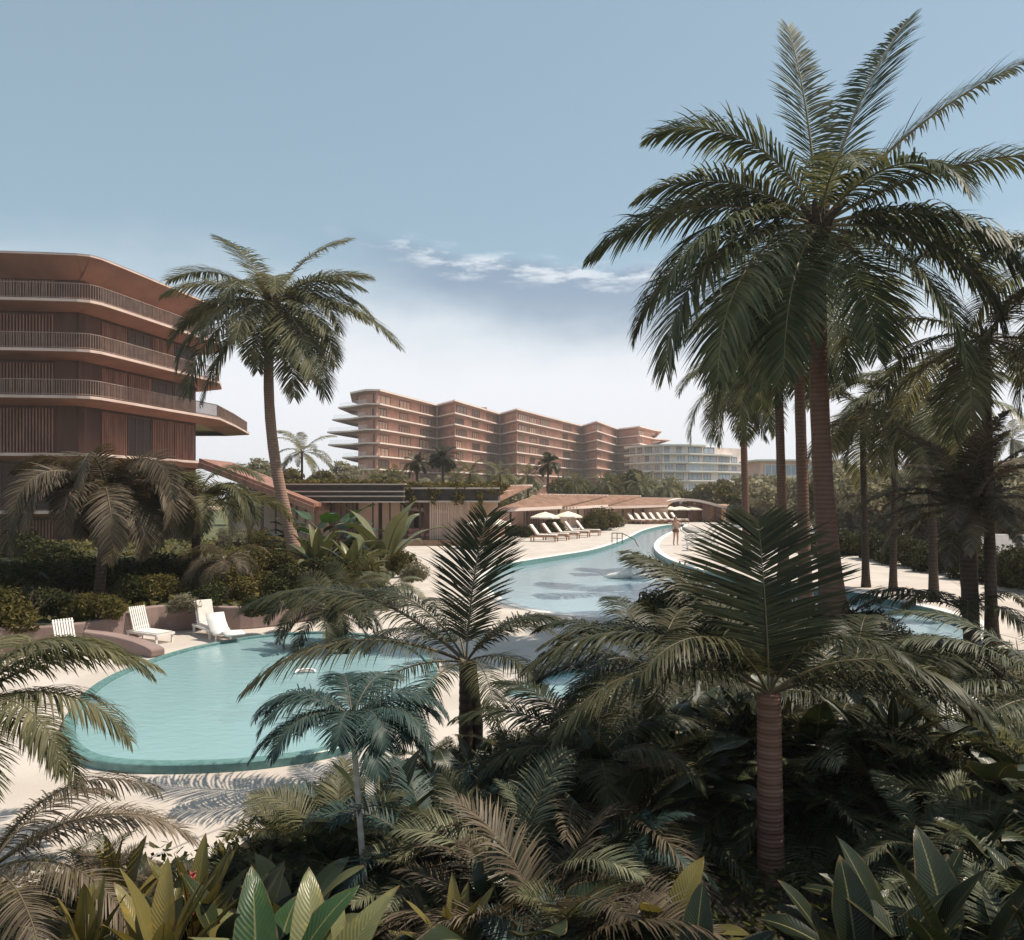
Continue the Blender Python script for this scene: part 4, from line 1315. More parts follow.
# person on the bank
def person(loc, rz, h=1.82):
    t = thing('person', 'person in brown swimwear standing on the lagoon bank holding a white towel', 'person', loc, rz)
    J = {'pel': (0, 0, .96), 'sp': (0, .01, 1.16), 'ch': (0, .02, 1.36), 'nk': (0, .02, 1.50), 'hd': (0, .0, 1.60), 'top': (0, .01, 1.76),
         'shl': (.17, .02, 1.43), 'ell': (.27, .03, 1.16), 'wrl': (.22, -.14, .98), 'hl': (.20, -.22, .95),
         'shr': (-.17, .02, 1.43), 'elr': (-.24, .05, 1.15), 'wrr': (-.23, -.02, .90), 'hr': (-.22, -.05, .82),
         'hpl': (.09, 0, .90), 'knl': (.10, -.03, .50), 'anl': (.10, .03, .09), 'ftl': (.11, -.14, .03),
         'hpr': (-.09, 0, .90), 'knr': (-.11, .02, .50), 'anr': (-.13, .08, .09), 'ftr': (-.14, -.08, .03)}
    E = [('pel', 'sp'), ('sp', 'ch'), ('ch', 'nk'), ('nk', 'hd'), ('hd', 'top'), ('ch', 'shl'), ('shl', 'ell'), ('ell', 'wrl'), ('wrl', 'hl'), ('ch', 'shr'), ('shr', 'elr'), ('elr', 'wrr'), ('wrr', 'hr'), ('pel', 'hpl'), ('hpl', 'knl'), ('knl', 'anl'), ('anl', 'ftl'), ('pel', 'hpr'), ('hpr', 'knr'), ('knr', 'anr'), ('anr', 'ftr')]
    rad = {'pel': (.15, .11), 'sp': (.125, .10), 'ch': (.15, .11), 'nk': .055, 'hd': (.085, .10), 'top': .06, 'sh': .065, 'el': .042, 'wr': .03, 'hl': .035, 'hr': .035, 'hp': .095, 'kn': .058, 'an': .04, 'ft': .035}
    names = list(J)
    me = bpy.data.meshes.new('body')
    me.from_pydata([J[k] for k in names], [(names.index(a), names.index(b)) for a, b in E], [])
    me.materials.append(M['skin'])
    o = obj('body', me, t, (0, 0, 0))
    sk = o.modifiers.new('skin', 'SKIN'); sk.use_smooth_shade = True
    for i, k in enumerate(names):
        r = rad.get(k, rad.get(k[:2], .05)); r = r if isinstance(r, tuple) else (r, r)
        me.skin_vertices[0].data[i].radius = r
    me.skin_vertices[0].data[0].use_root = True
    ss = o.modifiers.new('sub', 'SUBSURF'); ss.levels = 2; ss.render_levels = 2
    s = MB(); s.rings([[(.17 * math.cos(a) * k, .13 * math.sin(a) * k, z) for a in np.linspace(0, 2 * PI, 16, False)] for z, k in ((.82, 1.16), (.92, 1.14), (1.04, .98))], 0); s.build('shorts', M['swim'], t, True)
    hmb = MB(); hmb.tube([(0, .05, 1.50), (0, .07, 1.60), (0, .06, 1.72), (0, .02, 1.785)], [.05, .09, .10, .05], 10); hmb.build('hair', M['hair'], t, True)
    t.scale = (h / 1.79,) * 3
    return t
person(gnd(676, 545.5), R(10), 1.95)
tw = MB(); tl_ = gnd(676, 545.5)
pts_ = [(.28, -.26, 1.0), (.34, -.28, .98), (.62, -.2, .80), (.68, -.16, .66)]
tw.rings([[(tl_.x + x * 1.1, tl_.y + y - .05, z * 1.07), (tl_.x + x * 1.1, tl_.y + y + .05, z * 1.07), (tl_.x + x * 1.1 - .05, tl_.y + y + .05, z * 1.07 - .12), (tl_.x + x * 1.1 - .05, tl_.y + y - .05, z * 1.07 - .12)] for x, y, z in pts_], 0, True, True, True)
tag(tw.build('towel', M['whitew'], None, True), 'white towel held at the hip of the standing person', 'towel')

# ------------------------------------------------------------------ tall palms
def F(az, e0, droop, L, **k):
    d = dict(az=az, e0=e0, droop=droop, L=L); d.update(k); return d

# --- the great coconut palm
BD = 19.0
bb = gnd(838, 636); bb = Vector((X(836, BD), BD, 0)); btp = at(818, 226, BD - .3)
big = [F(112, 85, 14, 5.3, hang=.25, nl=60, v=8), F(25, 71, 22, 6.4, hang=.3, nl=64), F(-8, 50, 30, 6.0, hang=.45, nl=64), F(-22, 28, 52, 5.9, hang=.8, nl=64),
       F(12, 20, 80, 5.4, hang=.9, nl=60), F(-35, 8, 92, 5.6, hang=1.0, nl=64), F(-52, -22, 62, 5.2, hang=.7, nl=64), F(174, 68, 88, 5.0, hang=.7, nl=60),
       F(188, 34, 66, 4.6, hang=.7, nl=56), F(176, 22, 66, 5.6, hang=.8, nl=62), F(205, 8, 78, 5.2, hang=.8, nl=60), F(200, -6, 84, 6.0, hang=.9, nl=66), F(236, -28, 58, 5.0, hang=.7, nl=60),
       F(218, -14, 76, 5.8, hang=.9, nl=64), F(160, 8, 84, 5.4, hang=.9, nl=60), F(75, 30, 80, 5.0, hang=.8, nl=54), F(100, 5, 85, 5.0, hang=.8, nl=54), F(40, 0, 80, 5.0, hang=.8, nl=54),
       F(140, 45, 75, 4.8, hang=.6, nl=54), F(262, 42, 95, 3.6, hang=.7, nl=50), F(300, 38, 105, 4.2, hang=.7, nl=54), F(130, -25, 60, 4.6, hang=.8, nl=50), F(-80, -38, 45, 4.2, hang=.6, nl=54), F(330, -5, 80, 5.2, hang=.9, nl=60)]
big = [dict(f, ll=f['L'] * (.2 if i < 4 else .29)) for i, f in enumerate(big)]
palm('coconut_palm', 'tallest coconut palm with thick reddish trunk flared at its foot', bb, btp, .265, .185, 'tr_red', fronds=big, leaf='lf_big', seed=4, lean=(-.15, 0), flare=1.9)

# --- the leaning palm before the dark hotel
LD = 34.0
lb = Vector((X(298, LD), LD, .5)); ltp = at(271, 302, LD)
left = [F(168, 40, 62, 5.0, hang=.5), F(150, 62, 40, 4.4, hang=.4), F(35, 60, 40, 4.6, hang=.5), F(10, 38, 50, 4.2, hang=.6), F(-8, 22, 72, 4.4, hang=.7), F(-15, 2, 52, 6.0, hang=.5), F(-50, -18, 62, 5.2, hang=.8),
        F(-30, -35, 45, 5.0, hang=.7), F(232, -22, 62, 5.6, hang=.8), F(205, -8, 78, 5.0, hang=.8), F(190, 8, 78, 4.6, hang=.7), F(255, 30, 100, 3.6, hang=.6), F(290, 40, 110, 3.4, hang=.6), F(275, -30, 55, 4.0, hang=.6),
        F(90, 40, 70, 4.2, hang=.6), F(60, 5, 80, 4.6, hang=.7), F(120, 10, 85, 4.6, hang=.7), F(310, -45, 40, 4.6, hang=.6), F(215, -40, 42, 5.0, hang=.7), F(330, 15, 90, 4.4, hang=.8)]
left = [dict(f, L=f['L'] * 1.07, ll=f['L'] * .31, nl=52) for f in left] + [F(a, e0, 60, 4.4, ll=1.35, hang=.8) for a, e0 in ((0, -30), (180, -30), (240, -5), (300, -20), (150, 30), (25, 20), (200, 25), (-20, -12), (172, 12), (265, -8), (320, 0), (345, 30))]
palm('coconut_palm', 'leaning coconut palm in front of the dark hotel and the sloping walkway roof', lb, ltp, .27, .19, 'tr_pink', fronds=left, leaf='lf_mid', seed=9, lean=(-.55, 0), flare=1.35)

# --- companions of the great palm
def tall(px_b, py_b, px_t, py_t, d, r, label, leaf, trunk, n, L, seed, hi=70, lo=-55, lean=(0, 0), hang=.85, z=0.0):
    rng = np.random.default_rng(seed)
    fl_ = [F(a, e, dr, L * (1 + rng.normal(0, .07)), hang=hang, nl=44, ll=L * .3, sway=rng.normal(0, 10)) for a, e, dr in crown_spec(rng, n, hi, lo)]
    return palm('coconut_palm', label, Vector((X(px_b, d), d, z)), at(px_t, py_t, d), r, r * .72, trunk, fronds=fl_, leaf=leaf, seed=seed, lean=lean, flare=1.4)
tall(806, 600, 796, 268, 24, .19, 'coconut palm with reddish trunk standing close behind the tallest palm', 'lf_big', 'tr_red', 15, 4.2, 21, 40, -60)
tall(784, 570, 777, 322, 31, .20, 'coconut palm with slim trunk, third from the pale hotel wing', 'lf_mid', 'tr_red', 15, 4.4, 22, 50, -60)
tall(747, 540, 742, 372, 38, .19, 'coconut palm with slim trunk directly before the pale hotel wing', 'lf_mid', 'tr_red', 16, 3.9, 23, 60, -60)
tall(866, 588, 862, 408, 29.5, .13, 'thin palm with mossy trunk nearest the tallest palm on the far deck', 'lf_mid', 'tr_dark', 14, 3.6, 24, 65, -45)
tall(893, 592, 896, 392, 28.3, .12, 'thin palm between two other thin trunks on the far deck', 'lf_mid', 'tr_dark', 13, 3.4, 25, 60, -50)
tall(934, 602, 930, 402, 25.5, .14, 'thin palm with pale hanging fronds above the bushy dark dwarf palm', 'lf_silver', 'tr_dark', 14, 3.2, 26, 60, -55)
tall(992, 645, 985, 338, 18.2, .13, 'dark straight palm trunk beside the bushy dwarf palm at the deck', 'lf_mid', 'tr_dark', 14, 3.3, 27, 55, -50)
tall(1120, 640, 1085, 262, 17, .16, 'palm at the deck end whose fronds reach in over the low white wall', 'lf_mid', 'tr_dark', 15, 3.4, 28, 55, -45)

# bushy dark dwarf palm
rng = np.random.default_rng(61)
fl_ = [F(a, e, dr, 2.3 * (1 + rng.normal(0, .12)), nl=56, hang=.5, ll=.42, lw=.042, sway=rng.normal(0, 20)) for a, e, dr in crown_spec(rng, 34, 80, -14, 40, 40)]
palm('dwarf_palm', 'bushy dark brown dwarf palm with stout trunk in front of the hedge', Vector((X(972, 18.6), 18.6, 0)), at(966, 508, 18.6), .17, .2, 'tr_dark', fronds=fl_, leaf='lf_brown', rib='rach_d', seed=5, flare=1.1)
# fallen-looking low frond palm at its foot (fringe of leaflets over the deck)
rng = np.random.default_rng(62)
fl_ = [F(180, 32, 70, 3.0, nl=40, hang=.9, ll=.62, lw=.05), F(150, 25, 70, 2.6, nl=40, hang=.9, ll=.6, lw=.05), F(205, 40, 80, 2.3, nl=36, hang=.9, ll=.55, lw=.05), F(300, 30, 110, 1.6, nl=34, hang=1., ll=.6, lw=.05), F(240, 40, 100, 1.8, nl=34, hang=1., ll=.5, lw=.05), F(20, 40, 90, 2.0, nl=34, hang=1., ll=.5, lw=.05)]
palm('young_palm', 'young palm with combed dark fronds arching over the narrow water strip', Vector((X(972, 18.0), 18.0, 0)), at(968, 612, 18.0), .1, .09, 'tr_dark', fronds=fl_, leaf='lf_dark', rib='rach_d', seed=6, flare=1.1)

# ------------------------------------------------------------------ palms in the planting bed
def bedpalm(label, px, py_base, d, px_t, py_t, fr, leaf, trunk, r, seed, rings=0, name='young_palm', lean=(0, 0), rib='rach_d', flare=1.15, bole=False, ring_amp=.08, z=.05):
    return palm(name, label, Vector((X(px, d), d, z)), at(px_t, py_t, d), r, r * .85, trunk, fronds=fr, leaf=leaf, rib=rib, seed=seed, rings=rings, lean=lean, flare=flare, bole=bole, ring_amp=ring_amp)

A = [F(60, 84, 22, 1.75, nl=60, ll=.74, lw=.028, hang=.2, v=4, th0=66, th1=40), F(170, 42, 72, 3.0, nl=60, ll=.72, lw=.026, hang=.9), F(192, 25, 70, 2.6, nl=58, ll=.66, lw=.024, hang=.9), F(215, 12, 78, 1.9, nl=48, ll=.42, hang=.8), F(160, 58, 80, 1.9, nl=46, ll=.42, hang=.7),
     F(10, 52, 95, 1.3, nl=48, ll=.3, hang=.6), F(-12, 58, 80, 1.3, nl=44, ll=.36, hang=.8), F(32, 45, 70, 1.5, nl=48, ll=.4, hang=.7), F(-35, 25, 80, 1.2, nl=44, ll=.38, hang=.8), F(240, 5, 80, 1.5, nl=44, ll=.38, hang=.7), F(110, 50, 80, 1.8, nl=44, ll=.4, hang=.7), F(140, 30, 80, 2.0, nl=46, ll=.42, hang=.8), F(290, 20, 100, 1.3, nl=40, ll=.34)]
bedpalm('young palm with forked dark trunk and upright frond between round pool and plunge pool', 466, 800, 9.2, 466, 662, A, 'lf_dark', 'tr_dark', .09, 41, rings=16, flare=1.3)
fk = MB(); fk.tube([(.11, .05, 0), (.13, .05, .7), (.06, .02, 1.45)], [.075, .065, .055], 10)
fko = fk.build('trunk', M['tr_dark'], [o for o in COL.objects if o.name.startswith('young_palm') and 'forked' in o.get('label', '')][0], True)

Bf = [F(100, 86, 8, 1.5, nl=56, ll=.86, lw=.034, hang=.10, v=6, th0=84, th1=52), F(176, 40, 82, 2.3, nl=60, ll=.52, hang=.8), F(160, 38, 70, 2.2, nl=60, ll=.5, hang=.7), F(195, 30, 88, 2.2, nl=56, ll=.5, hang=.8), F(215, 55, 100, 1.8, nl=50, ll=.45, hang=.8),
      F(5, 22, 70, 2.0, nl=58, ll=.55, hang=.9), F(-15, 38, 105, 2.0, nl=56, ll=.52, hang=.9), F(25, 10, 55, 2.2, nl=58, ll=.5, hang=.7), F(60, 45, 70, 1.3, nl=50, ll=.45, hang=.6), F(130, 60, 60, 2.0, nl=50, ll=.55, hang=.6), F(-45, 65, 110, 1.5, nl=46, ll=.4, hang=.7), F(150, 64, 50, 1.8, nl=46, ll=.5), F(40, 58, 70, 1.2, nl=48, ll=.45)]
bedpalm('palm with stout ringed reddish trunk and one tall dark upright frond', 771, 880, 6.9, 769, 694, Bf, 'lf_dark', 'tr_ring', .115, 42, rings=46, name='ringed_palm', flare=1.12, ring_amp=.085)

Cf = [F(a, e, dr, L, nl=50, ll=.26, lw=.017, hang=.7, sway=s) for a, e, dr, L, s in ((5, 45, 105, .85, 0), (20, 30, 90, .8, 10), (-20, 35, 110, .8, 0), (175, 42, 105, .9, 0), (160, 35, 90, .9, 0), (200, 45, 120, .85, 0), (225, 30, 100, .8, 0), (190, 10, 70, .85, 0), (-10, 10, 80, .75, 0), (-50, 40, 120, .65, 0), (70, 50, 90, .8, 0), (110, 50, 90, .8, 0), (270, 40, 110, .6, 0), (300, 10, 80, .7, 0), (140, 10, 70, .8, 0), (45, 10, 70, .8, 0))]
bedpalm('small palm with very thin white stem and blue-green crown', 368, 930, 6.2, 352, 718, Cf, 'lf_teal', 'tr_grey', .026, 43, name='slender_palm', bole=False, flare=1.1)

Df = [F(20, 50, 100, 1.9, nl=56, ll=.5, hang=.8), F(5, 25, 85, 1.75, nl=56, ll=.5, hang=.9), F(35, 38, 75, 1.9, nl=56, ll=.48, hang=.8), F(-20, 30, 110, 1.6, nl=52, ll=.45, hang=.9), F(-5, 5, 80, 1.5, nl=50, ll=.42, hang=.8), F(60, 45, 80, 1.8, nl=50, ll=.45, hang=.7), F(12, 62, 105, 1.7, nl=50, ll=.46), F(-45, 10, 80, 1.4, nl=46, ll=.4), F(150, 40, 90, 1.6, nl=40), F(220, 40, 90, 1.6, nl=40), F(100, 50, 80, 1.6, nl=40)]
bedpalm('olive-brown palm at the picture edge leaning its fronds over the white deck', -46, 900, 7.4, -44, 712, Df, 'lf_mid', 'tr_dark', .12, 44)
Df2 = [F(15, 40, 90, 1.5, nl=46, ll=.34, hang=.6), F(40, 30, 80, 1.4, nl=46, ll=.34, hang=.6), F(-10, 25, 100, 1.3, nl=46, ll=.32, hang=.7), F(70, 45, 90, 1.2, nl=42, ll=.3), F(-40, 20, 90, 1.2, nl=42, ll=.3), F(5, 65, 95, 1.4, nl=44, ll=.32), F(180, 40, 90, 1.2, nl=36)]
bedpalm('low brown palm with thin dry fronds beside the yellow-green plant', -20, 935, 5.4, -14, 872, Df2, 'lf_brown', 'tr_dark', .08, 45)

Gf = [F(182, 36, 80, 1.35, nl=58, ll=.42, hang=.6), F(168, 20, 60, 1.35, nl=58, ll=.4, hang=.5), F(200, 12, 70, 1.3, nl=56, ll=.4, hang=.6), F(215, 40, 110, 1.4, nl=50, ll=.36), F(150, 48, 80, 1.6, nl=50, ll=.4), F(10, 40, 90, 1.5, nl=50, ll=.38), F(-20, 20, 80, 1.4, nl=48, ll=.36), F(60, 55, 70, 1.4, nl=46, ll=.36), F(110, 62, 70, 1.4, nl=46, ll=.36), F(260, 30, 110, 1.1, nl=44, ll=.3), F(35, 20, 80, 1.5, nl=46, ll=.36)]
bedpalm('olive palm with dense swept fronds beside the plunge pool', 628, 790, 8.4, 655, 676, Gf, 'lf_dark', 'tr_dark', .085, 46)
Hf = [F(165, 42, 70, 1.5, nl=54, ll=.42, hang=.7), F(185, 30, 90, 1.3, nl=50, ll=.4, hang=.8), F(140, 50, 60, 1.4, nl=48, ll=.4), F(20, 50, 90, 1.2, nl=46, ll=.36), F(-20, 35, 100, 1.1, nl=46, ll=.34), F(215, 25, 90, 1.2, nl=46, ll=.34), F(80, 60, 70, 1.3, nl=44, ll=.36), F(270, 30, 100, .9, nl=40, ll=.3)]
bedpalm('dark low palm with streaked fronds below the plunge pool', 600, 860, 7.3, 598, 762, Hf, 'lf_dark', 'tr_dark', .09, 47)
If = [F(-2, 62, 118, 2.0, nl=54, ll=.62, lw=.03, hang=.6, v=2), F(30, 45, 90, 1.9, nl=52, ll=.55), F(60, 60, 70, 1.8, nl=50, ll=.5), F(160, 50, 90, 1.7, nl=50, ll=.5), F(190, 35, 90, 1.6, nl=48, ll=.45), F(-35, 35, 100, 1.6, nl=48, ll=.45), F(110, 60, 70, 1.6, nl=46, ll=.45), F(240, 35, 110, 1.3, nl=44, ll=.4)]
bedpalm('very dark palm with one broad arching frond beyond the ringed palm', 852, 800, 8.6, 852, 712, If, 'lf_dark', 'tr_dark', .1, 48)
Jf = [F(165, 48, 85, 2.2, nl=56, ll=.42, hang=.8), F(180, 30, 85, 2.0, nl=54, ll=.4, hang=.8), F(140, 55, 70, 2.0, nl=50, ll=.4), F(200, 20, 90, 1.8, nl=48, ll=.36), F(60, 55, 80, 1.8, nl=44), F(0, 40, 90, 1.8, nl=44), F(-40, 30, 100, 1.5, nl=44), F(240, 35, 110, 1.4, nl=44)]
bedpalm('palm at the picture edge with long combed frond above the silvery bush', 1072, 790, 8.2, 1066, 706, Jf, 'lf_silver', 'tr_dark', .1, 49)
# silver feathery palms
rng = np.random.default_rng(71)
def feather(label, px, d, px_t, py_t, n, L, leaf, seed, hi=78, lo=-20, ll=.22, r=.07, dr=70, trunk='tr_dark', z=.05, nl=50):
    rng = np.random.default_rng(seed)
    fr = [F(a, e, dd, L * (1 + rng.normal(0, .12)), nl=nl, ll=L * ll, lw=L * ll * .065, hang=.55, sway=rng.normal(0, 22), roll=rng.normal(0, 30)) for a, e, dd in crown_spec(rng, n, hi, lo, dr, dr)]
    return palm('feather_palm', label, Vector((X(px, d), d, z)), at(px_t, py_t, d), r, r * .9, trunk, fronds=fr, leaf=leaf, rib='rach_d', seed=seed, bole=False, flare=1.1)
feather('silvery feather palm, the larger and paler one at the bed edge', 990, 7.4, 985, 800, 26, 1.25, 'lf_silver', 72)
feather('silvery feather palm lower in front, its crown touching the paddle leaves', 925, 6.3, 930, 862, 20, .85, 'lf_silver', 73)
feather('blue-green feather palm low between the centre and the ringed trunk', 628, 6.2, 626, 862, 24, .72, 'lf_teal', 74, 70, -25)

# drooping palms on the bank
feather('big drooping palm with sunlit curved fronds before the dark hotel', 98, 21.5, 108, 505, 28, 3.1, 'lf_brown', 81, 80, 30, .24, .14, 140, 'tr_dark', .5, 54)
feather('sunlit olive drooping palm between the dark hotel and the beige wall', 196, 24.5, 196, 512, 24, 3.0, 'lf_mid', 82, 80, 25, .22, .13, 125, 'tr_dark', .5, 50)
feather('small drooping palm on the bank above the curved wall', 222, 22.5, 224, 562, 18, 1.4, 'lf_brown', 83, 60, -5, .22, .09, 95, 'tr_dark', .5, 44)
feather('drooping olive palm at the hotel corner, furthest along the curved wall', 20, 22, 14, 590, 20, 1.7, 'lf_dark', 84, 60, 0, .22, .09, 85, 'tr_dark', .5, 44)
feather('olive fern-like palm at the end of the curved wall', 345, 24.0, 350, 592, 22, 1.5, 'lf_mid', 85, 70, 0, .24, .09, 80, 'tr_dark', .3, 44)
feather('low fan of pale fronds beside the white deck corner', 378, 24.5, 384, 596, 18, 1.3, 'lf_silver', 86, 70, 5, .24, .08, 80, 'tr_dark', .3, 44)
feather('dark feather palm in front of the pool end, below the grey rosette', 330, 17.5, 330, 610, 22, 1.5, 'lf_dark', 87, 60, -15, .24, .09, 75, 'tr_dark', .0, 44)

# bright broad-leaf plants by the walkway
broad('broadleaf_plant', 'glossy bright green broad-leaf plant by the pavilion post', Vector((X(330, 36), 36, .5)), 2.5, 'heart', 'bl_green', 0)
broad('broadleaf_plant', 'second glossy green broad-leaf plant close to the leaning palm trunk', Vector((X(307, 35), 35, .5)), 1.9, 'heart', 'bl_green', 1, 1.0)
broad('giant_rosette', 'large grey-green banana-like plant before the pavilion platform', Vector((X(385, 33), 33, .2)), 3.0, 'banana', 'bl_grey', 0, .6)
broad('giant_rosette', 'fleshy grey-green rosette with curled leaves below the glossy green plant', Vector((X(318, 31), 31, .5)), 1.8, 'agave', 'bl_grey', 1)
broad('giant_rosette', 'fleshy grey-green rosette between the leaning palm and the curved wall', Vector((X(352, 29), 29, .4)), 1.5, 'agave', 'bl_grey', 2, .4)

# ------------------------------------------------------------------ shrubs on the bank
sh_list = [(20, 628, 1.1, 'sh_olive'), (62, 618, .9, 'sh_dark'), (95, 622, .8, 'sh_olive'), (135, 605, .9, 'sh_dark'), (165, 603, .9, 'sh_olive'), (190, 612, .6, 'sh_pale'), (218, 608, .8, 'sh_dark'), (245, 600, .9, 'sh_olive'), (262, 615, .6, 'sh_dark'), (285, 598, 1.0, 'sh_dark'), (300, 612, .6, 'sh_olive'), (322, 602, .7, 'sh_dark'), (40, 600, 1.3, 'sh_dark'), (5, 598, 1.4, 'sh_dark'), (78, 594, 1.3, 'sh_dark'), (110, 590, 1.2, 'sh_dark'), (150, 588, 1.2, 'sh_dark'), (180, 586, 1.1, 'sh_dark'), (215, 582, 1.1, 'sh_olive'), (245, 578, 1.1, 'sh_olive'), (272, 575, 1.1, 'sh_olive'), (60, 576, 1.6, 'sh_dark'), (20, 572, 1.7, 'sh_dark'), (-15, 605, 1.5, 'sh_dark'), (330, 580, 1.0, 'sh_dark'), (365, 584, .9, 'sh_olive'), (398, 574, .9, 'sh_olive'), (412, 582, .7, 'sh_pale'), (262, 552, 1.2, 'sh_olive'), (235, 548, 1.4, 'sh_pale'), (285, 556, 1.0, 'sh_olive'), (312, 560, 1.2, 'sh_dark'), (350, 556, 1.1, 'sh_olive')]
KW = {'sh_olive': 'olive', 'sh_dark': 'dark', 'sh_pale': 'pale grey-green'}
LM = [(-100, 'at the bank end by the picture edge'), (30, 'below the drooping sunlit palm'), (90, 'right behind the first white loungers'), (140, 'behind the spur wall'), (190, 'below the small drooping palm'), (235, 'on the bank before the beige wall'), (280, 'beside the leaning palm foot'), (330, 'round the grey rosettes'), (380, 'at the white deck corner')]
def lm(px):
    w = [t for x, t in LM if px >= x]; return w[-1]
SEEN = {}
NTH = ['', ', second from the wall', ', third from the wall', ', fourth from the wall', ', fifth from the wall', ', hindmost there']
for i, (px, py, s, k) in enumerate(sorted(sh_list, key=lambda q: -q[1])):
    base = f'{KW[k]} rounded shrub {lm(px)}'
    c = SEEN.get(base, 0); SEEN[base] = c + 1
    shrub('shrub', base + NTH[min(c, 5)], gnd(px, py, .5), s, k, i % 4, i * 1.3, 'shrubs on the bank')

# ground cover on the bank
rng = np.random.default_rng(91)
pts = []
while len(pts) < 9000:
    x = rng.uniform(-30, -4); y = rng.uniform(15, 51)
    if inside((x, y), BANK): pts.append((x, y))
pts = np.array(pts)
n = len(pts)
C = np.column_stack([pts, .5 + rng.uniform(.0, .22, n)])
nr = _norm(rng.normal(size=(n, 3)) * .6 + np.array([0, -.3, 1])); a_ = _norm(np.cross(nr, rng.normal(size=(n, 3)))); b_ = np.cross(nr, a_)
s_ = (.13 * rng.uniform(.5, 1.5, n))[:, None]
V = np.stack([C - a_ * s_, C - b_ * s_ * .5, C + a_ * s_, C + b_ * s_ * .5], 1).reshape(-1, 3)
tag(obj('ground_cover', np_mesh('ground_cover', V, np.arange(n * 4).reshape(-1, 4), [M['sh_olive']])), 'low leafy ground cover on the bank', None, None, 'stuff')

# ------------------------------------------------------------------ shrubs and small trees round the pavilions and far lagoon
for i, (px, py, s, k, lab) in enumerate([
        (528, 537, 1.3, 'sh_dark', 'dark bush behind the teak loungers'), (510, 536, 1.2, 'sh_dark', 'dark bush between the pavilion curtain and the first parasol'),
        (590, 532, 1.9, 'sh_olive', 'round olive bush past the teak loungers'), (603, 530, 2.2, 'sh_olive', 'taller olive bush near the handrail cabanas'), (616, 527, 1.8, 'sh_pale', 'pale bush before the widest cabana'),
        (556, 533, 1.4, 'sh_dark', 'dark bush between the two cream parasols'), (470, 549, .8, 'sh_olive', 'small olive bush at the pavilion platform end'),
        (700, 520, 2.0, 'sh_olive', 'olive bush by the arched pavilion')]):
    shrub('shrub', lab, gnd(px, py), s, k, i % 4, i, 'bushes round the cabanas')
for i, (px, py, s, k, lab) in enumerate([
        (672, 628, 1.35, 'sh_dark', 'dark leafy bush at the near lagoon edge below the pale float'), (692, 632, 1.4, 'sh_dark', 'dark leafy bush at the near lagoon edge by the upright frond'), (640, 634, .8, 'sh_olive', 'low olive bush beside the plunge pool corner'),
        (728, 636, 1.3, 'sh_dark', 'dark bush behind the upright frond'), (762, 640, 1.3, 'sh_dark', 'dark bush behind the ringed palm crown'), (800, 640, 1.0, 'sh_dark', 'dark bush before the tallest palm foot'), (850, 642, 1.0, 'sh_dark', 'dark bush beside the tallest palm foot'), (885, 650, .7, 'sh_olive', 'olive bush by the narrow water strip'), (920, 660, .65, 'sh_olive', 'olive bush between the narrow water and the dwarf palm'), (950, 668, .6, 'sh_pale', 'pale bush before the dwarf palm trunk'), (990, 680, .65, 'sh_olive', 'olive bush before the dark straight trunk'), (1020, 690, .7, 'sh_pale', 'pale bush where the deck meets the bed')]):
    shrub('shrub', lab, gnd(px, py), s, k, i % 4, i * .9, 'bushes along the near lagoon edge')

# roof-top and pavilion palms: crowns too small to show single fronds
cm_fan = crown_mesh('fan', 22, 1.45, 'lf_dark', 'rach_d', 80, -35, 11, nl=22, ll=.5, lw=.06, hang=.5)
cm_mid = crown_mesh('midcrown', 16, 2.6, 'lf_mid', 'rach_d', 75, -35, 12, nl=26, ll=.55, lw=.06, hang=.7)
for i, (px, pb, pt, d, s, mm, lab) in enumerate([
        (417, 490, 464, 72, 1.0, 'f', 'small dark palm above the pavilion roof, nearest the creeper'), (443, 490, 458, 72, 1.05, 'f', 'small dark palm above the pavilion roof, beside the first one'), (548, 500, 464, 92, 1.3, 'f', 'dark palm above the long cabana roof'),
        (470, 492, 474, 74, .9, 'm', 'bushy palm above the steep fanned roof'), (398, 490, 478, 76, .8, 'm', 'bushy palm sticking up over the dark flat roof'), (455, 492, 480, 78, .8, 'm', 'low palm between the roof palms'), (372, 488, 478, 80, .7, 'm', 'low palm at the flat roof before the prow balconies'),
        (500, 500, 474, 88, .9, 'm', 'palm between the fanned roof and the long roof'), (528, 502, 476, 92, .9, 'm', 'palm behind the long cabana roof'), (575, 505, 482, 100, .9, 'm', 'palm behind the half hidden cabana'),
        (605, 505, 484, 110, 1.0, 'm', 'palm behind the wavy roof, nearer the pavilion'), (640, 508, 484, 120, 1.2, 'm', 'palm behind the wavy roof, in the middle'), (668, 508, 488, 124, 1.1, 'm', 'palm behind the wavy roof, nearer the arched pavilion'),
        (302, 505, 452, 80, 1.35, 'm', 'lone palm far off between the leaning palm and the prow balconies')]):
    palm('garden_palm', lab, Vector((X(px, d), d, 0)), at(px, pt, d), .16, .11, 'tr_dark', crown=cm_fan if mm == 'f' else cm_mid, scale=s, rz=i * 1.1, group='small palms over the pavilion roofs')
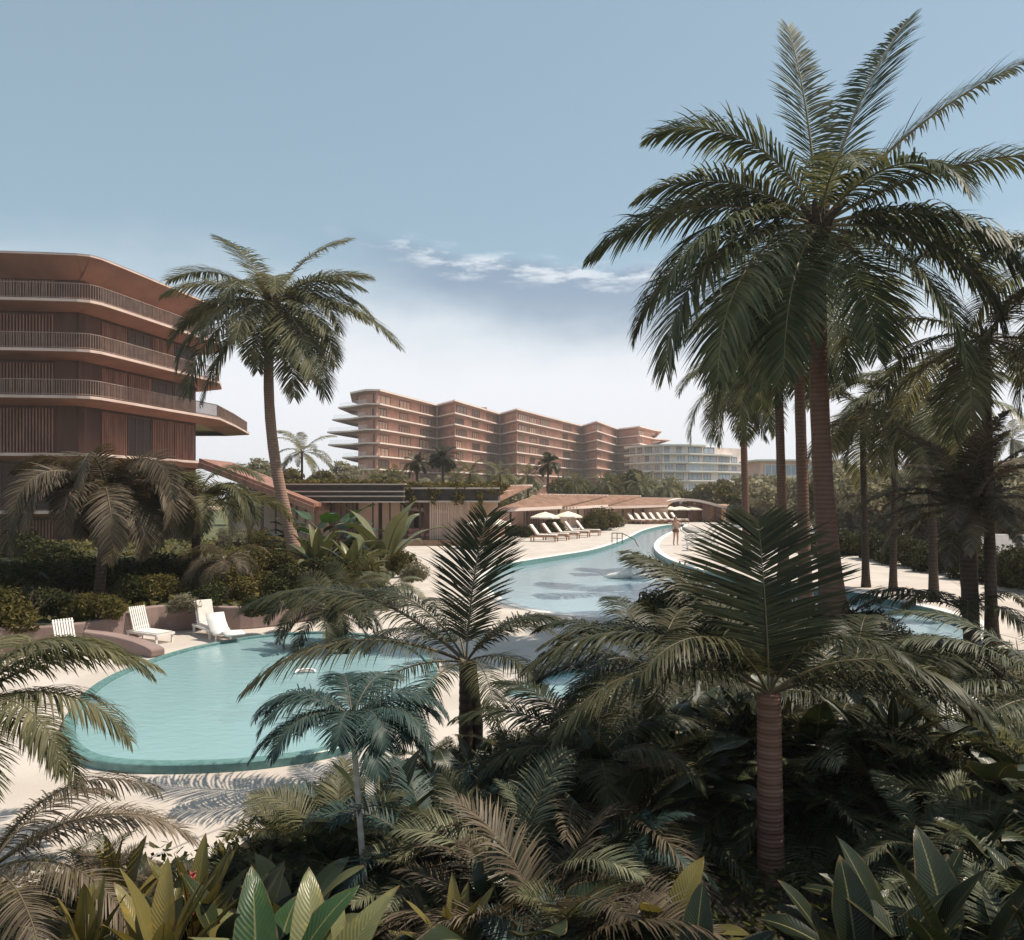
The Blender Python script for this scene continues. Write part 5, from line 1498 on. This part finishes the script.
for i, (px, d, h, w, k, lab) in enumerate([
        (262, 92, 8, 7, 'sh_pale', 'pale bushy tree seen under the hotel balcony tip'), (285, 96, 7, 6, 'sh_olive', 'olive tree just past the leaning palm trunk'), (322, 90, 7.2, 5, 'sh_olive', 'olive tree next to the lone far palm'), (345, 100, 6.5, 6, 'sh_pale', 'pale low tree below the prow balconies'),
        (385, 104, 7, 7, 'sh_olive', 'olive tree behind the dark flat roof'), (430, 100, 6.5, 7, 'sh_pale', 'pale tree behind the two roof palms'), (485, 112, 7, 8, 'sh_olive', 'olive tree over the fanned roof'), (520, 118, 6.5, 8, 'sh_pale', 'pale tree behind the long cabana roof'), (560, 124, 6.5, 8, 'sh_olive', 'olive tree behind the half hidden roof'),
        (595, 128, 7.2, 9, 'sh_olive', 'olive tree above the wavy roof end'), (628, 132, 7.8, 9, 'sh_olive', 'olive tree before the white wing start'), (655, 134, 7.2, 9, 'sh_pale', 'pale tree before the white wing'), (690, 140, 5.8, 8, 'sh_olive', 'low olive tree under the white wing'), (718, 135, 6.0, 8, 'sh_olive', 'low olive tree by the arched roof end')]):
    tree('garden_tree', lab, Vector((X(px, d), d, 0)), h, w, k, i % 3, 'trees behind the pavilions', leaf=.3, n=4500, trunk_h=.2)

# the screen of trees past the far deck
rg = random.Random(3)
tl_ = [(742, 100, 7), (765, 92, 8), (788, 84, 8.5), (815, 78, 9), (842, 74, 9), (868, 68, 9.5), (893, 62, 8.6), (915, 66, 9.6), (938, 58, 8.2), (962, 62, 9.2), (985, 54, 8.4), (1008, 57, 9.2), (1034, 50, 8.5), (1062, 52, 9.5), (1095, 47, 9)]
tn = ['by the arched roof end', 'between the two slim trunks', 'behind the slim trunk', 'behind the tallest palm', 'past the tallest trunk', 'behind the mossy trunk', 'behind the thin trunks', 'over the middle of the hedge', 'above the dwarf palm fronds', 'behind the dwarf palm', 'behind the dark straight trunk', 'past the dark straight trunk', 'over the low white wall', 'beyond the low white wall', 'at the very end of the tree screen']
for i, ((px, d, h), lab) in enumerate(zip(tl_, tn)):
    tree('screen_tree', 'pale sunlit leafy tree ' + lab, Vector((X(px, d), d, 0)), h * .76, h * 1.0, 'sh_pale' if i % 4 else 'sh_olive', i % 4, 'trees past the far deck', leaf=.26, n=8000, trunk_h=.12)
# second palm peeping over them
palm('garden_palm', 'palm with green crown peeping over the tree screen past the dark straight trunk', Vector((X(1010, 64), 64, 0)), at(1012, 440, 64), .16, .12, 'tr_dark', crown=cm_mid, scale=1.0, rz=2)
# dark clipped hedge along the deck, built of single bushes
hp = [(862, 556), (880, 560), (897, 563), (914, 567), (931, 570), (949, 574), (968, 578), (988, 582), (1010, 586), (1034, 591), (1060, 596)]
hn = ['first', 'second', 'third', 'fourth', 'fifth', 'sixth', 'seventh', 'eighth', 'ninth', 'tenth', 'eleventh']
for i, (px, py) in enumerate(hp):
    p = gnd(px, py); sc_ = 1.0 + .05 * math.sin(i * 2.1)
    shrub('hedge_bush', f'dark clipped hedge bush behind the far deck, {hn[i]} counting from the tallest palm', p + Vector((0, 1.0, 0)), (1.35, 1.2, 1.55 * sc_), 'sh_dark', i % 4, i * .8, 'clipped hedge along the far deck', 'hedge')
for i, (px, py) in enumerate([(775, 548), (800, 551), (825, 554), (846, 557)]):
    shrub('hedge_bush', 'dark hedge bush between the tall trunks, ' + ['nearest the slim trunk', 'second from the slim trunk', 'third from the slim trunk', 'nearest the tallest palm'][i], gnd(px, py) + Vector((0, 1.2, 0)), (1.9, 1.5, 1.4), 'sh_dark', i % 4, i, 'clipped hedge along the far deck', 'hedge')

# ------------------------------------------------------------------ undergrowth of the planting bed
TOP = [(-60, 880), (0, 872), (60, 850), (100, 838), (150, 842), (240, 846), (262, 805), (300, 782), (340, 765), (400, 745), (470, 742), (520, 718), (560, 722), (600, 715), (650, 690), (700, 676), (760, 676), (820, 670), (880, 676), (940, 700), (1000, 700), (1090, 700)]
def ytop(px):
    return float(np.interp(px, [t[0] for t in TOP], [t[1] for t in TOP]))
ZN = [(-200, 'near the white deck corner'), (90, 'below the bare deck'), (200, 'before the thin white stem'), (330, 'beside the thin white stem'), (420, 'round the forked trunk'), (520, 'under the plunge pool'), (610, 'by the blue-green palm'), (700, 'close to the ringed trunk'), (800, 'past the ringed trunk'), (880, 'under the silvery palms'), (960, 'at the silvery palm foot')]
KD = {'paddle': ('paddle_plant', 'dark paddle-leaf plant', 'bl_dark'), 'sword': ('cordyline', 'lance-leaf cordyline', 'bl_yellow'), 'heart': ('broadleaf_plant', 'dark drooping broad-leaf plant', 'bl_dark'), 'fernd': ('fern_palm', 'dark feathery fern palm', 'lf_dark'), 'fernt': ('fern_palm', 'blue-green feathery fern palm', 'lf_teal'), 'ferns': ('fern_palm', 'silvery feathery fern palm', 'lf_silver'), 'fan': ('fan_palm', 'small dark fan palm', 'bl_dark'), 'fernm': ('fern_palm', 'olive feathery fern palm', 'lf_mid'), 'fernb': ('fern_palm', 'dry brown feathery fern palm', 'lf_brown'), 'banana': ('banana_plant', 'dark banana-leaf plant', 'bl_dark'), 'bush': ('shrub', 'small-leaved dark bush', 'sh_dark')}
PL = []
rg = random.Random(17)
# hand-placed accents first: (px, distance, top row, kind, leaf override, wording)
for px, d, yt, kd, leaf, lab in [
        (118, 5.6, 836, 'sword', 'bl_yellow', 'yellow-green lance-leaf cordyline with the largest pale leaves'), (192, 5.4, 846, 'sword', 'bl_yellow', 'yellow-green cordyline with red flower spike'), (160, 4.9, 868, 'sword', 'bl_yellow', 'low yellow-green cordyline in front of the flower spike'), (85, 5.0, 880, 'sword', 'bl_yellow', 'yellow-brown cordyline next to the dry brown palm'),
        (230, 5.2, 872, 'paddle', 'bl_dark', 'dark paddle plant between cordyline and thin white stem'), (258, 4.6, 905, 'banana', 'bl_green', 'bright green sail-leaf plant at the bottom by the cordylines'), (292, 5.6, 862, 'banana', 'bl_grey', 'grey-green sail-leaf plant beside the thin white stem'),
        (455, 5.2, 880, 'sword', 'bl_yellow', 'pale yellow-green cordyline below the forked trunk'), (425, 6.2, 830, 'fernt', 'lf_silver', 'silvery fern palm between thin stem and forked trunk'), (545, 5.4, 800, 'fernb', 'lf_brown', 'fern palm with yellowed tips below the plunge pool'),
        (664, 5.4, 872, 'banana', 'bl_yellow', 'banana-leaf plant with pale yellowed leaf left of the ringed trunk'.replace(' left of', ' near')), (905, 5.0, 856, 'paddle', 'bl_dark', 'tall dark paddle plant with one rolled new leaf'), (862, 4.9, 874, 'paddle', 'bl_dark', 'dark paddle plant past the ringed trunk, leaves lit from above'), (965, 4.8, 850, 'paddle', 'bl_dark', 'dark paddle plant at the bottom below the silvery palms'),
        (690, 4.8, 905, 'paddle', 'bl_dark', 'dark paddle plant touching the ringed trunk'), (925, 5.4, 862, 'banana', 'bl_dark', 'dark banana-leaf plant just past the ringed trunk'), (312, 4.7, 905, 'banana', 'bl_grey', 'grey-green sail-leaf plant at the bottom under the thin white stem')]:
    p = Vector((X(px, d), d, .06)); h = CAM_H - (yt - HOR) * d / FPX - .06
    PL.append((p, h, kd, leaf, lab))
tries = 0
while len(PL) < 260 and tries < 20000:
    tries += 1
    d = 4.3 + 6.2 * rg.random() ** .9
    px = rg.uniform(-60, 1090)
    x = X(px, d)
    if not inside((x, d), BED): continue
    if any((q[0].x - x) ** 2 + (q[0].y - d) ** 2 < (.09 + .018 * d) ** 2 for q in PL): continue
    yt = ytop(px) + rg.uniform(0, 50) + max(0, 6.3 - d) * 62
    h = min(CAM_H - (yt - HOR) * d / FPX - .06, 2.1)
    if h < .3: continue

    if abs(px - 368) < 16 and d < 6.2: continue
    if d < 6.6: h *= rg.uniform(.6, 1)
    w = rg.random()
    if px < 300: kd = 'fernb' if w < .2 else 'sword' if w < .45 else 'paddle' if w < .6 else 'fernd' if w < .8 else 'fernd'
    elif px < 700: kd = 'fernd' if w < .26 else 'fernt' if w < .38 else 'fernb' if w < .46 else 'paddle' if w < .56 else 'fan' if w < .70 else 'heart' if w < .8 else 'fernm' if w < .92 else 'ferns'
    else: kd = 'paddle' if w < .14 else 'fernd' if w < .38 else 'ferns' if w < .56 else 'fan' if w < .70 else 'banana' if w < .78 else 'fernm' if w < .9 else 'heart'
    if d < 7.1 and abs(x - X(771, d)) < {'fan': 1.9, 'heart': 1.5, 'banana': 1.4}.get(kd, 1.25) * h + .15: continue    # keep the ringed trunk in sight
    if d < 8.6 and math.hypot(x - 2.23, d - 6.9) < {'fan': .95, 'heart': .8}.get(kd, .72) * h + .2: continue
    if d < 6.2 and abs(x - X(366, d)) < .7 * h + .1: continue             # and the thin white stem
    if d < 7.4 and math.hypot(x + 1.13, d - 6.2) < .6 * h + .1: continue
    PL.append((Vector((x, d, .06)), h, kd, KD[kd][2], None))
cnt = {}
ORDN = ['nearest to view', 'second back', 'third back', 'fourth back', 'fifth back', 'sixth back', 'seventh back', 'eighth back', 'ninth back']
auto = sorted([q for q in PL if q[4] is None], key=lambda q: q[0].y)
fixed = [q for q in PL if q[4]]
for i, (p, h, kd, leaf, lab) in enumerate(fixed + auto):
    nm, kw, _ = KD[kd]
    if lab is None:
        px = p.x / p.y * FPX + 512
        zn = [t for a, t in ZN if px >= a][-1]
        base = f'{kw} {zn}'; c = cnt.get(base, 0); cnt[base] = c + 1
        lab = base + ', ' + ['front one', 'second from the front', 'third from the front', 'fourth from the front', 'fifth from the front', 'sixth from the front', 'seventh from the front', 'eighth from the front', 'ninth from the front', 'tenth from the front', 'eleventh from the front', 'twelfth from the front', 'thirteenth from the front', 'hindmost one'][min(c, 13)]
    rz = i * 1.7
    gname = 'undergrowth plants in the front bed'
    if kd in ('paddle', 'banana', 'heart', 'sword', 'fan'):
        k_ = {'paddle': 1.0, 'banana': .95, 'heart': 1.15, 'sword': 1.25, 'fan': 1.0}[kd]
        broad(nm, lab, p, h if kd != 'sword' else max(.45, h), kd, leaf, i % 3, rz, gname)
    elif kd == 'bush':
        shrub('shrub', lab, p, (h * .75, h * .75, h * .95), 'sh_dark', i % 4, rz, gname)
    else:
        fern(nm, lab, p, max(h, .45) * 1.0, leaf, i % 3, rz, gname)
# leaf litter and seedlings between them
rng = np.random.default_rng(5)
pts = []
while len(pts) < 26000:
    x = rng.uniform(-8, 12); y = rng.uniform(3.8, 15)
    if abs(x / y) < .72 and inside((x, y), BED): pts.append((x, y))
pts = np.array(pts); n = len(pts)
C = np.column_stack([pts, .1 + rng.uniform(0, .26, n) ** 1.2])
nr = _norm(rng.normal(size=(n, 3)) * .7 + np.array([0, -.2, 1])); a_ = _norm(np.cross(nr, rng.normal(size=(n, 3)))); b_ = np.cross(nr, a_)
s_ = (.035 * rng.uniform(.5, 1.7, n))[:, None]
V = np.stack([C - a_ * s_, C - b_ * s_ * .45, C + a_ * s_, C + b_ * s_ * .45], 1).reshape(-1, 3)
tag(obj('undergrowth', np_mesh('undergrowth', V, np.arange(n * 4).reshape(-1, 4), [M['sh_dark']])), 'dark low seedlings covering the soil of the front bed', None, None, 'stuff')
# red flower spike in the cordyline
fp = Vector((X(192, 5.3), 5.3, .06))
p = MB(); zt = CAM_H - (872 - HOR) * 5.3 / FPX
p.tube([(0, 0, 0), (.01, 0, zt - .1), (0, 0, zt)], [.012, .01, .006], 6)
for k in range(14):
    a = k * 2.4; z = zt - .02 - k * .012
    p.tube([(0, 0, z), (math.cos(a) * .05, math.sin(a) * .05, z + .03)], [.016, .004], 5)
fo = p.build('flower_spike', M['flower'], None, True); fo.location = fp; fo.scale = (.6, .6, .93); tag(fo, 'small red flower spike among the yellow-green cordyline leaves', 'flower')
